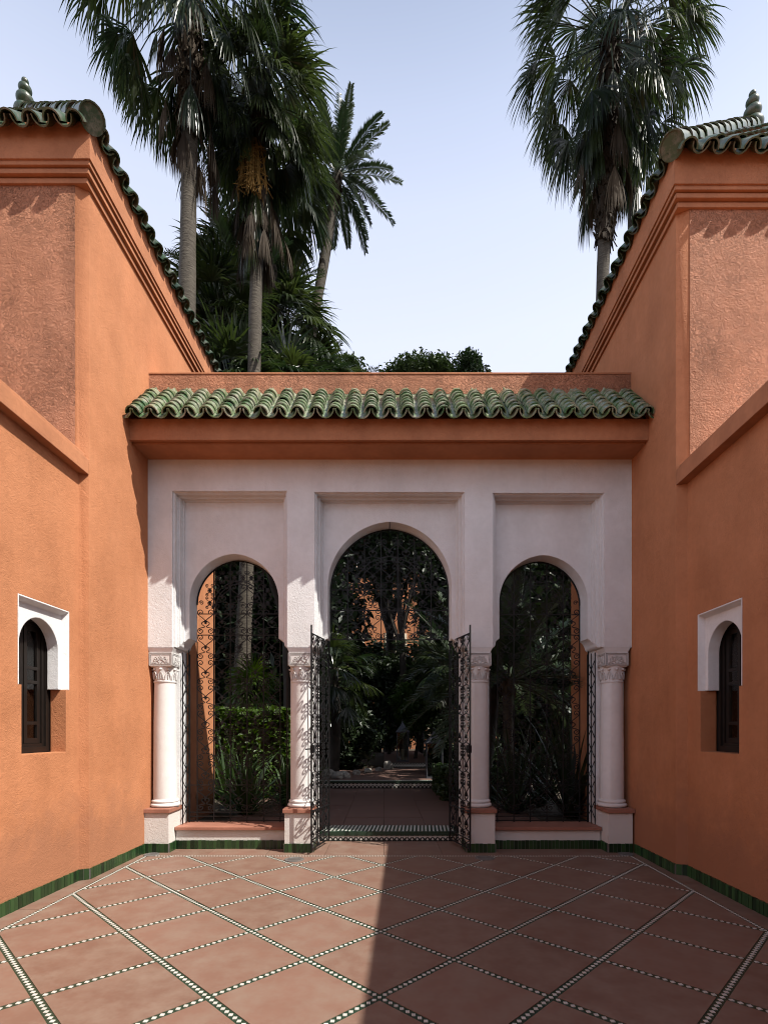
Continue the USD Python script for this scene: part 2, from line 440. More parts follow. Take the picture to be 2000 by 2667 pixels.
# ---- windows in the low walls: local (u along the wall, d outwards, z)
def window_frame_of(sign):
    if sign < 0:
        yc0, t = 4.765, np.array([LS, 1, 0.0])
        n = np.array([1, -LS, 0.0]); o = np.array([xl_low(4.765), 4.765, 0])
    else:
        yc0, t = 4.90, np.array([RS, 1, 0.0])
        n = np.array([-1, RS, 0.0]); o = np.array([xr_low(4.90), 4.90, 0])
    return frame(t / np.linalg.norm(t), n / np.linalg.norm(n), [0, 0, 1.0], o)


def arch_poly(cx, hw, zb, zs, za, n=28):
    r = za - zs
    e = (r * r - hw * hw) / (2 * hw)
    R_ = hw + e
    pts = [(cx - hw, zb)]
    a_max = math.atan2(r, e) if e >= 0 else None
    right = []
    for i in range(n + 1):
        th = (math.pi / 2 if e < 1e-6 else math.acos(e / R_)) * i / n
        right.append((cx - e + R_ * math.cos(th), zs + R_ * math.sin(th)))
    left = [(2 * cx - x, z) for x, z in right]
    return [(cx - hw, zb), (cx + hw, zb)] + right + left[::-1][1:]


ARCH_W = arch_poly(0, 0.262, 1.80, 2.24, 2.515, 14)


def wl(m, F):
    mm = F[:3, :4]
    return m.transform(mm)


def window_cut(F):
    a = bx(-0.345, 0.345, -0.16, 0.3, 1.885, 2.648) + bx(-0.30, 0.30, -0.17, 0.3, 1.29, 1.9) + bx(-0.325, 0.325, -1.4, -0.15, 1.27, 2.6)
    return wl(a, F)


def window(parent, F, lit):
    sur = bx(-0.3445, 0.3445, -0.158, 0.004, 1.887, 2.6475)
    splay = hull_pts([(sx * u, d, z) for (u, d, zl, zh) in ((0.341, 0.02, 1.80, 2.645), (0.312, -0.052, 1.80, 2.605)) for sx in (-1, 1) for z in (zl, zh)])
    sur = sur - splay - prism_y(ARCH_W, -0.3, 0.1)
    obj("window_surround", wl(sur, F), M["white"], parent)
    # joinery: outer frame, two casements, muntins
    fr = bx(-0.315, 0.315, -0.235, -0.165, 1.285, 2.56) - bx(-0.255, 0.255, -0.4, 0, 1.345, 2.50)
    step = bx(-0.27, 0.27, -0.245, -0.185, 1.33, 2.515) - bx(-0.225, 0.225, -0.4, 0, 1.375, 2.47)
    w = obj("window", wl(fr + step, F), M["wood"], parent)
    for s in (-1, 1):
        st = bx(min(0.008 * s, 0.222 * s), max(0.008 * s, 0.222 * s), -0.232, -0.2, 1.378, 2.467)
        hole = None
        for (z0, z1) in ((1.425, 1.55), (1.58, 1.93), (1.96, 2.06), (2.09, 2.42)):
            h = bx(min(0.048 * s, 0.182 * s), max(0.048 * s, 0.182 * s), -0.4, 0, z0, z1)
            hole = h if hole is None else hole + h
        obj("casement", wl(st - hole, F), M["wood"], w)
        obj("pane", wl(bx(min(0.04 * s, 0.19 * s), max(0.04 * s, 0.19 * s), -0.221, -0.217, 1.40, 2.44), F), M["pane"], w, smooth=False)
    # room behind the glass
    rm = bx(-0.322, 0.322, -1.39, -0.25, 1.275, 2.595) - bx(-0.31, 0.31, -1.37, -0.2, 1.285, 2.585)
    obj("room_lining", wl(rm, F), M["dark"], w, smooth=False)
    if lit:
        n = 40
        us = np.linspace(-0.29, -0.02, n)
        dd = -0.30 + 0.015 * np.sin(us * 95)
        v = np.array([(u, d, z) for u, d in zip(us, dd) for z in (1.30, 2.5)])
        f = np.array([[2 * i, 2 * i + 2, 2 * i + 3] for i in range(n - 1)] + [[2 * i, 2 * i + 3, 2 * i + 1] for i in range(n - 1)])
        obj("curtain", xf(trimesh.Trimesh(v, f, process=False), F), M["curtain"], w)


def offset_poly(poly, d):
    p = Polygon(poly).buffer(d, join_style=2)
    return list(p.exterior.coords)[:-1]


def flank(sign, label):
    s = sign
    xs, xlow = (xl, xl_low) if s < 0 else (xr, xr_low)
    yf = 5.25 if s < 0 else 5.43          # front of the tall block
    zc0 = 4.07 if s < 0 else 4.05         # underside of coping
    ch, cy_ = 0.108, 0.055
    far = 6.75 * s if s < 0 else 6.95
    t = thing("courtyard_building", label, "building", loc=(xs(yf), yf, 0))
    F = window_frame_of(s)
    low = prism_z([(xlow(-9), -9), (xlow(yf + 0.02), yf + 0.02), (far, yf + 0.02), (far, -9)], -0.3, zc0 + 0.05)
    tall = prism_z([(xs(yf + cy_), yf + cy_), (xs(yf + cy_) + s * ch, yf), (far, yf), (far, YEND), (xs(YEND), YEND)], -0.3, 7.0)
    wall = low + tall - window_cut(F)
    # the upper front face is a rough stucco: its own skin, 3 mm proud
    obj("wall", wall, M["orange"], t)
    x_in = xs(yf + cy_) + s * (ch + 0.004)
    obj("stucco_face", bx(min(x_in, far), max(x_in, far), yf - 0.004, yf + 0.01, 4.3, 6.95), M["orange_rough"], t, smooth=False)
    # coping of the low wall, flush with the tall block
    cop = prism_z([(xs(-9), -9), (xs(yf + 0.045), yf + 0.045), (far, yf + 0.045), (far, -9)], zc0, zc0 + 0.15)
    cop = cop + prism_z([(xs(-9) + s * 0.03, -9), (xs(yf + 0.03) + s * 0.03, yf + 0.03), (far, yf + 0.03), (far, -9)], zc0 + 0.14, zc0 + 0.20)
    obj("coping", cop, M["orange_trim"], t)
    # cornice: fillets and fascia with a square corner over the chamfer
    base = [(xs(yf), yf), (far, yf), (far, YEND), (xs(YEND), YEND)]
    zb = 6.93 if s < 0 else 6.87
    for (a, b, o) in ((zb, zb + 0.05, 0.025), (zb + 0.05, zb + 0.068, 0.012), (zb + 0.068, zb + 0.115, 0.055), (zb + 0.115, zb + 0.13, 0.04), (zb + 0.13, zb + 0.175, 0.075)):
        obj("cornice_moulding", prism_z(offset_poly(base, o), a, b - 0.0005), M["orange_trim"], t)
    ze = zb + 0.455
    obj("fascia", prism_z(offset_poly(base, 0.09), zb + 0.175, ze + 0.085), M["orange_trim"], t)
    # pyramid roof
    ov = 0.115
    P = offset_poly(base, ov)
    P = np.array(P)
    cx, cy = P[:, 0].mean(), P[:, 1].mean()
    x_in_e, x_out_e = (P[:, 0].max(), P[:, 0].min()) if s < 0 else (P[:, 0].min(), P[:, 0].max())
    y0e, y1e = P[:, 1].min(), P[:, 1].max()
    zE = ze + 0.012
    apex = np.array([cx, cy, zE + 2.33])
    corners = {}
    for key, (xx, yy) in {"if": (xs(yf) - s * ov, yf - ov), "of": (far + s * ov, yf - ov), "ob": (far + s * ov, YEND + ov), "ib": (xs(YEND) - s * ov, YEND + ov)}.items():
        corners[key] = np.array([xx, yy, zE])
    mid = (corners["if"] + corners["ob"]) / 2
    ins = [c + (mid - c) / np.linalg.norm(mid - c) * 0.07 for c in corners.values()]
    pts = ins + [c - np.array([0, 0, 0.03]) for c in ins] + [apex - np.array([0, 0, 0.02])]
    obj("roof", hull_pts(pts), M["orange_trim"], t, smooth=False)

    def slope(c0, c1, ext, rows=9, expo=0.30):
        e = c1 - c0; L = np.linalg.norm(e); e = e / L
        mid = (c0 + c1) / 2
        up = apex - mid; up = up - e * np.dot(up, e); H = np.linalg.norm(up); up /= H
        nrm = np.cross(e, up)
        n = int(L / 0.205)
        foot = np.dot(apex - c0, e)
        for i in range(n):
            sd = (i + 0.5) * L / n
            maxup = H * (sd / foot if sd < foot else (L - sd) / (L - foot))
            for r in range(rows):
                y = r * expo - ext
                if y + 0.30 > maxup and r > 0:
                    break
                lift = 0.018
                tile_at(t, COVER_T, e, up, c0 + e * sd + up * y + nrm * (lift + 0.012), tilt=0.05, look="tower_tile")
            if i < n:
                sd2 = i * L / n + 0.0
                mu = H * (sd2 / foot if sd2 < foot else (L - sd2) / (L - foot))
                for r in range(2):
                    if i == 0 or (r > 0 and r * 0.3 + 0.3 > mu):
                        continue
                    tile_at(t, PAN_T, e, up, c0 + e * sd2 + up * (r * 0.3 - ext + 0.015) + nrm * 0.078, name="pan_tile", tilt=0.02, look="tower_tile")

    if s < 0:
        slope(corners["of"], corners["if"], 0.11); slope(corners["if"], corners["ib"], 0.02)
    else:
        slope(corners["if"], corners["of"], 0.11); slope(corners["ib"], corners["if"], 0.02)
    # hip tiles from the inner front corner to the apex, a round stop at its foot
    for key in ("if",):
        d = apex - corners[key]; L = np.linalg.norm(d); d /= L
        ex = np.cross(d, [0, 0, 1.0]); ex /= np.linalg.norm(ex)
        n = int(L / 0.27)
        for i in range(n):
            tile_at(t, HIPT, ex, d, corners[key] + d * (i * L / n - 0.06) + np.array([0, 0, 0.066]), name="hip_tile", tilt=0.06, look="tower_tile")
        th = np.linspace(0, 2 * np.pi, 24, endpoint=False)
        disc = Manifold.cylinder(0.02, 0.112, 0.112, 24)
        M4 = frame(ex, np.cross(d, ex), d, corners[key] + d * (-0.045) + np.array([0, 0, 0.062]))
        obj("hip_stop", disc.transform(M4[:3, :4]), M["tower_tile"], t)
    # finial of four glazed balls
    prof = []
    z = apex[2] - 0.06
    balls = [(0.135, 0.20), (0.11, 0.17), (0.082, 0.135), (0.045, 0.085)]
    pr = [(0.05, 0.0)]
    zz = 0.0
    for (r, h) in balls:
        for a in np.linspace(-1.25, 1.25, 9):
            pr.append((max(0.02, r * math.cos(a)), zz + h / 2 + h / 2 * math.sin(a)))
        zz += h * 0.97
    pr.append((0.004, zz + 0.02))
    fin = lathe(pr, 24)
    fin.apply_translation([apex[0], apex[1], z + 0.05])
    obj("finial", fin, M["tower_tile"], t, smooth=50)
    window(t, F, s < 0)
    # skirting tiles: low wall, chamfer, tall block
    nx = -s
    sl = LS if s < 0 else RS
    nv = np.array([nx, -nx * sl]); nv /= np.linalg.norm(nv)
    y_start = 2.2
    a = np.array([xlow(y_start), y_start]); b = np.array([xlow(yf), yf])
    skirting(t, a, b, nv)
    c = np.array([xs(yf + cy_), yf + cy_])
    nd = np.array([-s * cy_, -ch]); nd /= np.linalg.norm(nd)
    skirting(t, b, c, nd)
    e = np.array([xs(6.45), 6.45])
    skirting(t, c, e, nv)
    return t


left_b = flank(-1, "sunlit orange building on the left with arched window and green tiled roof")
right_b = flank(1, "shaded orange building on the right with arched window and green tiled roof")

# ---- buildings behind the viewer that close the court
rw = thing("rear_building", "orange building closing the court behind the viewer", "building", loc=(0, -9, 0))
obj("wall", bx(-7, 3.1, -14, -9.0, -0.3, 5.2), M["orange"], rw)
obj("coping", bx(-7.1, 3.1, -14.1, -8.94, 5.2, 5.35), M["orange_trim"], rw)
nb = thing("neighbouring_building", "tall orange building beside the court behind the viewer's right shoulder", "building", loc=(5, -5, 0))
obj("wall", bx(3.16, 8.0, -14.0, -4.2, 4.26, 10.0), M["orange"], nb)
obj("coping", bx(3.1, 8.1, -14.1, -4.15, 10.0, 10.2), M["orange_trim"], nb)

# ================================================================== gateway
gw = thing("arched_gateway", "white gateway with three arches under a green tiled eave", "gateway", loc=(0.05, YF, 0))
XL0, XR0 = -2.99, 3.10
ZT, ZC = 4.894, 2.53                     # top of white face, top of the capitals
YR, YB = 6.768, 7.04                     # recessed panel plane, back of wall
PIERS = [(-2.99, -2.633), (-1.206, -0.861), (0.998, 1.355), (2.736, 3.10)]
PANELS = [(-2.633, -1.206, 4.475), (-0.861, 0.998, 4.462), (1.355, 2.736, 4.45)]
ARCHES = [(-1.925, 0.572, 3.16, 3.765), (0.0725, 0.795, 3.34, 4.178), (2.048, 0.566, 3.15, 3.75)]
body = bx(XL0, XR0, YF, YB, ZC, ZT + 0.1)
steps = [(0.0, 0.03, 0.0, 0.0), (0.03, 0.10, 0.022, 0.012), (0.10, 0.115, 0.034, 0.018), (0.115, 0.165, 0.056, 0.03), (0.165, 0.18, 0.064, 0.036), (0.18, 0.218, 0.078, 0.044)]
for (a, b, zt) in PANELS:
    for (d0, d1, ins, it) in steps:
        body = body - bx(a + ins, b - ins, YF + d0 - 0.001, YF + d1 + 0.0005, ZC - 0.5, zt - it)
for (cx, hw, zs, za) in ARCHES:
    body = body - prism_y(arch_poly(cx, hw, ZC - 0.3, zs, za), YR - 0.3, YB + 0.3)
# corbels where arches spring from the jambs: the bottom of each arch leg is cut to a cyma
for (pa, pb), k in zip(PIERS, range(4)):
    body = body + bx(pa, pb, YR + 0.03, YB - 0.002, 0.0, ZC + 0.05)
for i, ((a, b, zt), (cx, hw, zs, za)) in enumerate(zip(PANELS, ARCHES)):
    for sgn, jx, ax in ((1, a, cx - hw), (-1, b, cx + hw)):
        w = abs(ax - jx) + 0.02
        prof = [(0, 0)]
        prof += [(w * 0.30 * t, 0.02 * 0) for t in (0.0,)]
        pts = [(jx - sgn * 0.01, ZC - 0.1)]
        cut = [(jx - sgn * 0.002 + sgn * 0.0, ZC - 0.02)]
        for t in np.linspace(0, 1, 7):
            cut.append((jx + sgn * (0.055 * math.sin(t * math.pi / 2)), ZC + 0.005 + 0.055 * (1 - math.cos(t * math.pi / 2))))
        for t in np.linspace(0, 1, 9):
            cut.append((jx + sgn * (0.062 + (w - 0.062) * t), ZC + 0.075 + 0.075 * math.sin(t * math.pi / 2) ** 0.8))
        cut += [(jx + sgn * (w + 0.02), ZC + 0.15), (jx + sgn * (w + 0.02), ZC - 0.02)]
        body = body - prism_y(cut if sgn > 0 else cut[::-1], YR - 0.25, YB + 0.1)
obj("wall", body, M["white"], gw, smooth=25)

# sills under the side arches
for (a, b) in ((-2.633, -1.206), (1.355, 2.736)):
    obj("sill_wall", bx(a, b, 6.665, YB - 0.01, -0.2, 0.236), M["white"], gw)
    slab = bx(a - 0.004, b + 0.004, 6.63, YB + 0.02, 0.236, 0.275)
    obj("sill_slab", slab, M["coral"], gw)
    skirting(gw, (a, 6.665), (b, 6.665), np.array([0, -1.0]))

# columns on pedestals
COLS = [(-2.785, -2.985, -2.64, "s"), (-1.045, -1.222, -0.876, "m"), (1.188, 1.015, 1.362, "m"), (2.902, 2.752, 3.05, "s")]


def ribbon(pts, y, r=0.006):
    return tube([(x, y, z) for x, z in pts], r, 5)


def spiral(cx, cz, r, turns, start, sgn=1, n=16):
    a = start + sgn * np.linspace(0, turns * 2 * np.pi, n)
    rr = np.linspace(r, r * 0.2, n)
    return [(cx + q * math.cos(t), cz + q * math.sin(t)) for q, t in zip(rr, a)]


def carving(cx, yface, z0, z1, w):
    ms = []
    h = z1 - z0
    a = w / 2 - 0.012
    # frame of two fillets
    for k, ins in enumerate((0.0, 0.016)):
        q = [(cx - a + ins, z0 + 0.012 + ins), (cx + a - ins, z0 + 0.012 + ins), (cx + a - ins, z1 - 0.01 - ins), (cx - a + ins, z1 - 0.01 - ins), (cx - a + ins, z0 + 0.012 + ins)]
        pl = []
        for (p, q2) in zip(q[:-1], q[1:]):
            pl += [p, ((p[0] + q2[0]) / 2, (p[1] + q2[1]) / 2)]
        pl.append(q[-1])
        ms.append(ribbon(pl, yface, 0.0045))
    zc_ = (z0 + z1) / 2
    for s in (-1, 1):
        ms.append(ribbon(spiral(cx + s * 0.062, zc_ - 0.002, 0.034, 1.3, math.pi / 2, s), yface, 0.0065))
        ms.append(ribbon(spiral(cx + s * 0.022, zc_ + 0.014, 0.022, 1.1, -math.pi / 2, -s), yface, 0.006))
        ms.append(ribbon([(cx + s * 0.01, z0 + 0.04), (cx + s * 0.03, zc_ - 0.02), (cx + s * 0.02, zc_ + 0.01), (cx, z1 - 0.035)], yface, 0.006))
        ms.append(ribbon([(cx + s * 0.105, z0 + 0.04), (cx + s * 0.085, z0 + 0.05), (cx + s * 0.05, z0 + 0.037)], yface, 0.0055))
    return ms


for i, (cx, pa, pb, kind) in enumerate(COLS):
    cy = 6.71
    prof = [(0.142, 0.60), (0.143, 0.75), (0.141, 1.1), (0.136, 1.6), (0.130, 2.06), (0.130, 2.105)]
    sh = lathe(prof, 40)
    sh.apply_translation([cx, cy, 0])
    # slightly hand-made surface
    v = np.asarray(sh.vertices); nse = meshkit.fbm(v * [4, 4, 7], 3, seed=i) - 0.5
    r = v[:, :2] - [cx, cy]; sh.vertices = np.column_stack([v[:, :2] + r * nse[:, None] * 0.05, v[:, 2]])
    col = obj("column", sh, M["white_fine"], gw, smooth=40)
    bp = [(0.172, 0.53)] + [(0.152 + 0.026 * math.cos(a), 0.555 + 0.026 * math.sin(a)) for a in np.linspace(-1.4, 1.4, 8)] + [(0.15, 0.585)] + [(0.146 + 0.018 * math.cos(a), 0.602 + 0.018 * math.sin(a)) for a in np.linspace(-1.3, 1.4, 7)] + [(0.143, 0.63)]
    b = lathe(bp, 40); b.apply_translation([cx, cy, 0])
    obj("column_base", b, M["white_fine"], col, smooth=50)
    # capital: ringed bell with leaves, square block with carved panels, flare
    ms = []
    bell = lathe([(0.128, 2.09), (0.138, 2.10), (0.138, 2.115), (0.128, 2.12), (0.129, 2.17), (0.134, 2.23), (0.142, 2.27), (0.146, 2.30)], 40); bell.apply_translation([cx, cy, 0])
    ms.append(bell)
    for k in range(10):
        a = 2 * math.pi * (k + 0.5) / 10
        d = np.array([math.cos(a), math.sin(a), 0])
        tng = np.array([-math.sin(a), math.cos(a), 0])
        o = np.array([cx, cy, 0])
        for q in ([(-0.036, 2.135), (-0.03, 2.18), (-0.018, 2.215), (0, 2.235), (0.018, 2.215), (0.03, 2.18), (0.036, 2.135)], [(0, 2.14), (0, 2.20)]):
            ms.append(tube([o + d * (0.131 + 0.012 * (z - 2.12) / 0.1) + tng * u + [0, 0, z] for u, z in q], 0.006, 5))
        sp = trimesh.creation.icosphere(1, 0.017); sp.apply_scale([1, 1, 0.8]); sp.apply_translation(o + d * 0.148 + [0, 0, 2.262]); ms.append(sp)
    obj("capital_bell", cat_(ms), M["white_fine"], col, smooth=45)
    hw = 0.148
    blk = hull_pts([(cx + sx * (hw - e), cy + sy * (hw - e), z) for sx in (-1, 1) for sy in (-1, 1) for (e, z) in ((0.022, 2.288), (0.0, 2.312), (0.0, 2.465))])
    fl = hull_pts([(cx + sx * q, cy + sy * q, z) for sx in (-1, 1) for sy in (-1, 1) for (q, z) in ((hw - 0.012, 2.463), (hw + 0.016, 2.529))])
    front = [TM(blk), TM(fl)] + carving(cx, cy - hw, 2.295, 2.465, 2 * hw)
    # carved side faces
    for s in (-1, 1):
        c = cat_(carving(0, 0, 2.295, 2.465, 2 * hw))
        Fm = frame([0, 1, 0], [1, 0, 0], [0, 0, 1], [cx + s * hw, cy, 0])
        front.append(xf(c, Fm))
    obj("capital_block", cat_(front), M["white_fine"], col, smooth=30)
    ped = bx(pa, pb, 6.46, 6.86, -0.2, 0.482)
    obj("pedestal", ped, M["white"], gw)
    obj("pedestal_slab", bx(pa - 0.018, pb + 0.018, 6.437, 6.865, 0.482, 0.53), M["coral"], gw)
    skirting(gw, (pa, 6.46), (pb, 6.46), np.array([0, -1.0]))
    skirting(gw, (pb, 6.46), (pb, 6.665 if kind == "s" or i == 2 else 6.86), np.array([1.0, 0])) if i in (0, 1, 2) else None
    skirting(gw, (pa, 6.86 if i == 2 else 6.665), (pa, 6.46), np.array([-1.0, 0])) if i in (1, 2, 3) else None

# eave: cove, fillet, fascia
cove = [(YF + 0.02, 4.86)]
for t in np.linspace(0, 1, 10):
    cove.append((YF - 0.005 - 0.36 * math.sin(t * math.pi / 2) ** 1.3, 4.868 + 0.025 * (1 - math.cos(t * math.pi / 2)) - 0.03 * t))
cove += [(6.165, 4.845), (6.165, 4.875), (6.13, 4.878), (6.13, 4.862), (6.10, 4.862), (6.085, 5.10), (6.2, 5.14), (YF + 0.25, 5.52), (YF + 0.25, 4.86)]
obj("eave", prism_x(cove[::-1] if False else cove, XL0, XR0), M["orange_trim"], gw, smooth=35)
obj("parapet", bx(XL0 - 0.03, XR0 + 0.06, 6.575, 6.98, 5.70, 5.945), M["orange_rough"], gw)
obj("parapet_base", bx(XL0 - 0.03, XR0 + 0.06, 6.62, 6.97, 5.40, 5.70), M["orange_trim"], gw)
obj("parapet_cap", bx(XL0 - 0.03, XR0 + 0.06, 6.569, 6.986, 5.945, 5.966), M["orange_trim"], gw)
# roof tiles of the eave
p_low, p_top = np.array([0, 5.985, 5.055]), np.array([0, 6.485, 5.575])
up = p_top - p_low; SLOPE = np.linalg.norm(up); up /= SLOPE
NC = 29
xs0, xs1 = xl(6.2) + 0.0, xr(6.2)
pitch = (xs1 - xs0) / NC
nrm = np.cross([1, 0, 0], up)
obj("roof_bed", prism_x([(6.09, 5.08), (6.55, 5.56), (6.62, 5.4), (6.2, 5.0)], XL0, XR0), M["orange_trim"], gw, smooth=False)
for i in range(NC):
    x = xs0 + (i + 0.5) * pitch
    for r in range(7):
        y = r * (SLOPE - 0.05) / 6.0
        tile_at(gw, COVER_S if r < 6 else COVER_E, [1, 0, 0], up, p_low + up * y + nrm * (0.038) + np.array([x, 0, 0]), tilt=0.085)
for i in range(NC + 1):
    x = xs0 + i * pitch
    for r in range(3):
        tile_at(gw, PAN, [1, 0, 0], up, p_low + up * (r * 0.27 - 0.015) + nrm * 0.095 + np.array([x, 0, 0]), name="pan_tile", tilt=0.02)

# ================================================================== wrought iron
HU, WB = 0.335, 0.212      # motif height, bay width


def catmull(P, n=6):
    P = np.asarray(P, float)
    Q = np.vstack([2 * P[0] - P[1], P, 2 * P[-1] - P[-2]])
    out = []
    for i in range(1, len(Q) - 2):
        for t in np.linspace(0, 1, n, endpoint=False):
            a, b, c, d = Q[i - 1], Q[i], Q[i + 1], Q[i + 2]
            out.append(0.5 * ((2 * b) + (-a + c) * t + (2 * a - 5 * b + 4 * c - d) * t ** 2 + (-a + 3 * b - 3 * c + d) * t ** 3))
    out.append(Q[-2])
    return np.array(out)


def motif(w=WB, h=HU, r=0.0068):
    """Two lyre scrolls and a heart: in the xz plane, x in +-w/2, z in 0..h."""
    b = w / 2
    ms = []
    up_s = [(0.50, 0.13), (0.62, 0.17), (0.70, 0.12), (0.60, 0.05), (0.40, 0.06), (0.28, 0.14), (0.40, 0.23), (0.68, 0.25), (0.93, 0.16), (0.90, 0.06)]
    A = [(0.55, 0.12), (0.66, 0.15), (0.72, 0.10), (0.60, 0.055), (0.38, 0.075), (0.33, 0.15), (0.50, 0.215), (0.78, 0.21), (0.93, 0.14)]
    # upper pair: spiral near the bay edge, sweeping down to the collar
    S1 = [(0.58, 0.13), (0.70, 0.145), (0.66, 0.19), (0.48, 0.19), (0.36, 0.13), (0.44, 0.06), (0.68, 0.035), (0.90, 0.08), (0.93, 0.16), (0.78, 0.25), (0.42, 0.34), (0.14, 0.42), (0.05, 0.49)]
    # lower pair: heart lobe from the collar, in to the tip, out to the spiral
    S2 = [(0.05, 0.53), (0.16, 0.505), (0.38, 0.52), (0.46, 0.575), (0.36, 0.63), (0.12, 0.685), (0.18, 0.72), (0.55, 0.745), (0.85, 0.79), (0.93, 0.86), (0.86, 0.93), (0.64, 0.965), (0.42, 0.93), (0.36, 0.86), (0.48, 0.81), (0.66, 0.815), (0.70, 0.86), (0.58, 0.875)]
    for s in (-1, 1):
        for Sx in (S1, S2):
            q = catmull([(s * x * b, 0, (1 - z) * h) for x, z in Sx], 3)
            ms.append(tube(q, r, 4))
    ms.append(trimesh.creation.box([0.022, 0.022, 0.05], transform=trimesh.transformations.translation_matrix([0, 0, 0.49 * h])))
    ms.append(trimesh.creation.box([0.05, 0.018, 0.016], transform=trimesh.transformations.translation_matrix([0, 0, 0.5 * h])))
    return cat_(ms)


MOTIF = motif()


def curl(w, h, r=0.0065):
    ms = []
    for s in (-1, 1):
        sp = spiral(s * w * 0.25, h / 2, min(w * 0.22, h * 0.4), 1.4, math.pi if s > 0 else 0, s, 14)
        ms.append(tube([(x, 0, z) for x, z in sp], r, 4))
    return cat_(ms)


def at_grille(mesh, F):
    return xf(mesh, F)


def flat_bar(p, q, r=0.009):
    return tube([p, q], r, 4)


def grille(name, label, cat, cx, hw_low, hw, z0, zcap, zs, za, y, bays, group=None, low_open=False):
    """Screen in the plane y. Below zcap it is hw_low wide, above it follows the arch."""
    t = thing(name, label, cat, loc=(cx, y, z0), group=group)
    inset = 0.022
    ap = arch_poly(cx, hw - inset, zcap, zs, za - inset)
    area = Polygon(ap)
    if not low_open:
        area = area.union(sbox(cx - hw_low, z0, cx + hw_low, zcap + 0.01))
    ring = [(x, y, z) for x, z in ap[2:]]
    obj("arch_bar", tube(ring, 0.011, 4), M["iron"], t, smooth=False)
    zb = zcap if low_open else z0
    n = bays
    full = 2 * (hw - inset)
    w = full / n
    for i in range(n + 1):
        x = cx - full / 2 + i * w
        seg = LineString([(x, zb), (x, za)]).intersection(area)
        if not seg.is_empty and seg.length > 0.2:
            zz = [c[1] for c in (seg.geoms[0] if hasattr(seg, "geoms") else seg).coords]
            obj("bar", flat_bar((x, y, min(zz)), (x, y, max(zz)), 0.0085), M["iron"], t, smooth=False)
    if not low_open:
        for x in (cx - hw_low, cx + hw_low):
            obj("bar", flat_bar((x, y, z0), (x, y, zcap), 0.0085), M["iron"], t, smooth=False)
            xx = x + (0.5 if x < cx else -0.5) * (hw_low - hw + inset)
    # horizontal rails
    rails = [zb + 0.012] if low_open else [z0 + 0.02, z0 + 0.075, z0 + 0.13, z0 + 0.49, zcap + 0.10, zs - 0.12]
    if low_open:
        rails += [zb + 0.40, zs + 0.02]
    for z in rails:
        seg = LineString([(cx - 2, z), (cx + 2, z)]).intersection(area)
        if not seg.is_empty:
            xx = [c[0] for c in seg.coords]
            obj("rail", flat_bar((min(xx), y, z), (max(xx), y, z), 0.008), M["iron"], t, smooth=False)
    # inner arches
    for k, sc in enumerate((0.63, 0.56)):
        pl = [(cx + (x - cx) * sc, y + 0.001, zs - 0.05 + (z - zs) * sc) for x, z in ap[2:]]
        obj("inner_arch", tube(pl, 0.007, 4), M["iron"], t, smooth=False)
    # motifs
    zst = zb + (0.012 if low_open else 0.145)
    rows = int((za - zst) / HU) + 1
    sx = w / WB
    small = motif(w / 2, HU / 2, 0.0052)
    for i in range(n):
        xm = cx - full / 2 + (i + 0.5) * w
        for r in range(rows):
            zm = zst + r * HU
            b = sbox(xm - w * 0.47, zm + 0.01, xm + w * 0.47, zm + HU - 0.01)
            if area.buffer(0.01).contains(b):
                obj("scroll", xf(MOTIF, np.diag([sx, 1, 1, 1.0]) @ np.eye(4) + np.array([[0, 0, 0, xm], [0, 0, 0, y], [0, 0, 0, zm], [0, 0, 0, 0.0]])), M["iron"], t, smooth=False)
            else:
                for qx in (-0.25, 0.25):
                    for qz in (0, 0.5):
                        b = sbox(xm + (qx - 0.23) * w, zm + qz * HU + 0.005, xm + (qx + 0.23) * w, zm + (qz + 0.5) * HU - 0.005)
                        if area.contains(b):
                            T = np.eye(4); T[:3, 3] = [xm + qx * w, y, zm + qz * HU]
                            obj("scroll", xf(small, T), M["iron"], t, smooth=False)
                        else:
                            c = Point(xm + qx * w, zm + (qz + 0.25) * HU)
                            rad = 0.032
                            if area.contains(c.buffer(rad)):
                                sp = spiral(c.x, c.y, rad, 1.6, R.choice([0, math.pi]), R.choice([-1, 1]), 16)
                                obj("scroll", tube([(a, y, b_) for a, b_ in sp], 0.0055, 4), M["iron"], t, smooth=False)
    return t


YG = 6.985
gl = grille("iron_grille", "wrought iron scroll grille filling the left arch, lit orange wall behind it", "grille", -1.925, 0.66, 0.572, 0.28, 2.66, 3.16, 3.765, YG, 5, "scrollwork screens of the side arches")
gr = grille("iron_grille", "wrought iron scroll grille filling the shaded right arch before dark palm leaves", "grille", 2.048, 0.66, 0.566, 0.28, 2.66, 3.15, 3.75, YG, 5, "scrollwork screens of the side arches")
gc = grille("arch_grille", "wrought iron scrollwork fanlight in the top of the middle arch", "grille", 0.0725, 0.795, 0.795, 2.687, 2.687, 3.34, 4.178, YG, 7, low_open=True)
obj("pin", flat_bar((0.0725, YG - 0.2, 4.12), (0.0725, YG - 0.2, 4.20), 0.009), M["iron"], gc, smooth=False)
obj("pin_arm", tube([(0.0725, YG - 0.2, 4.12), (0.0725, YG, 4.14)], 0.008, 4), M["iron"], gc, smooth=False)

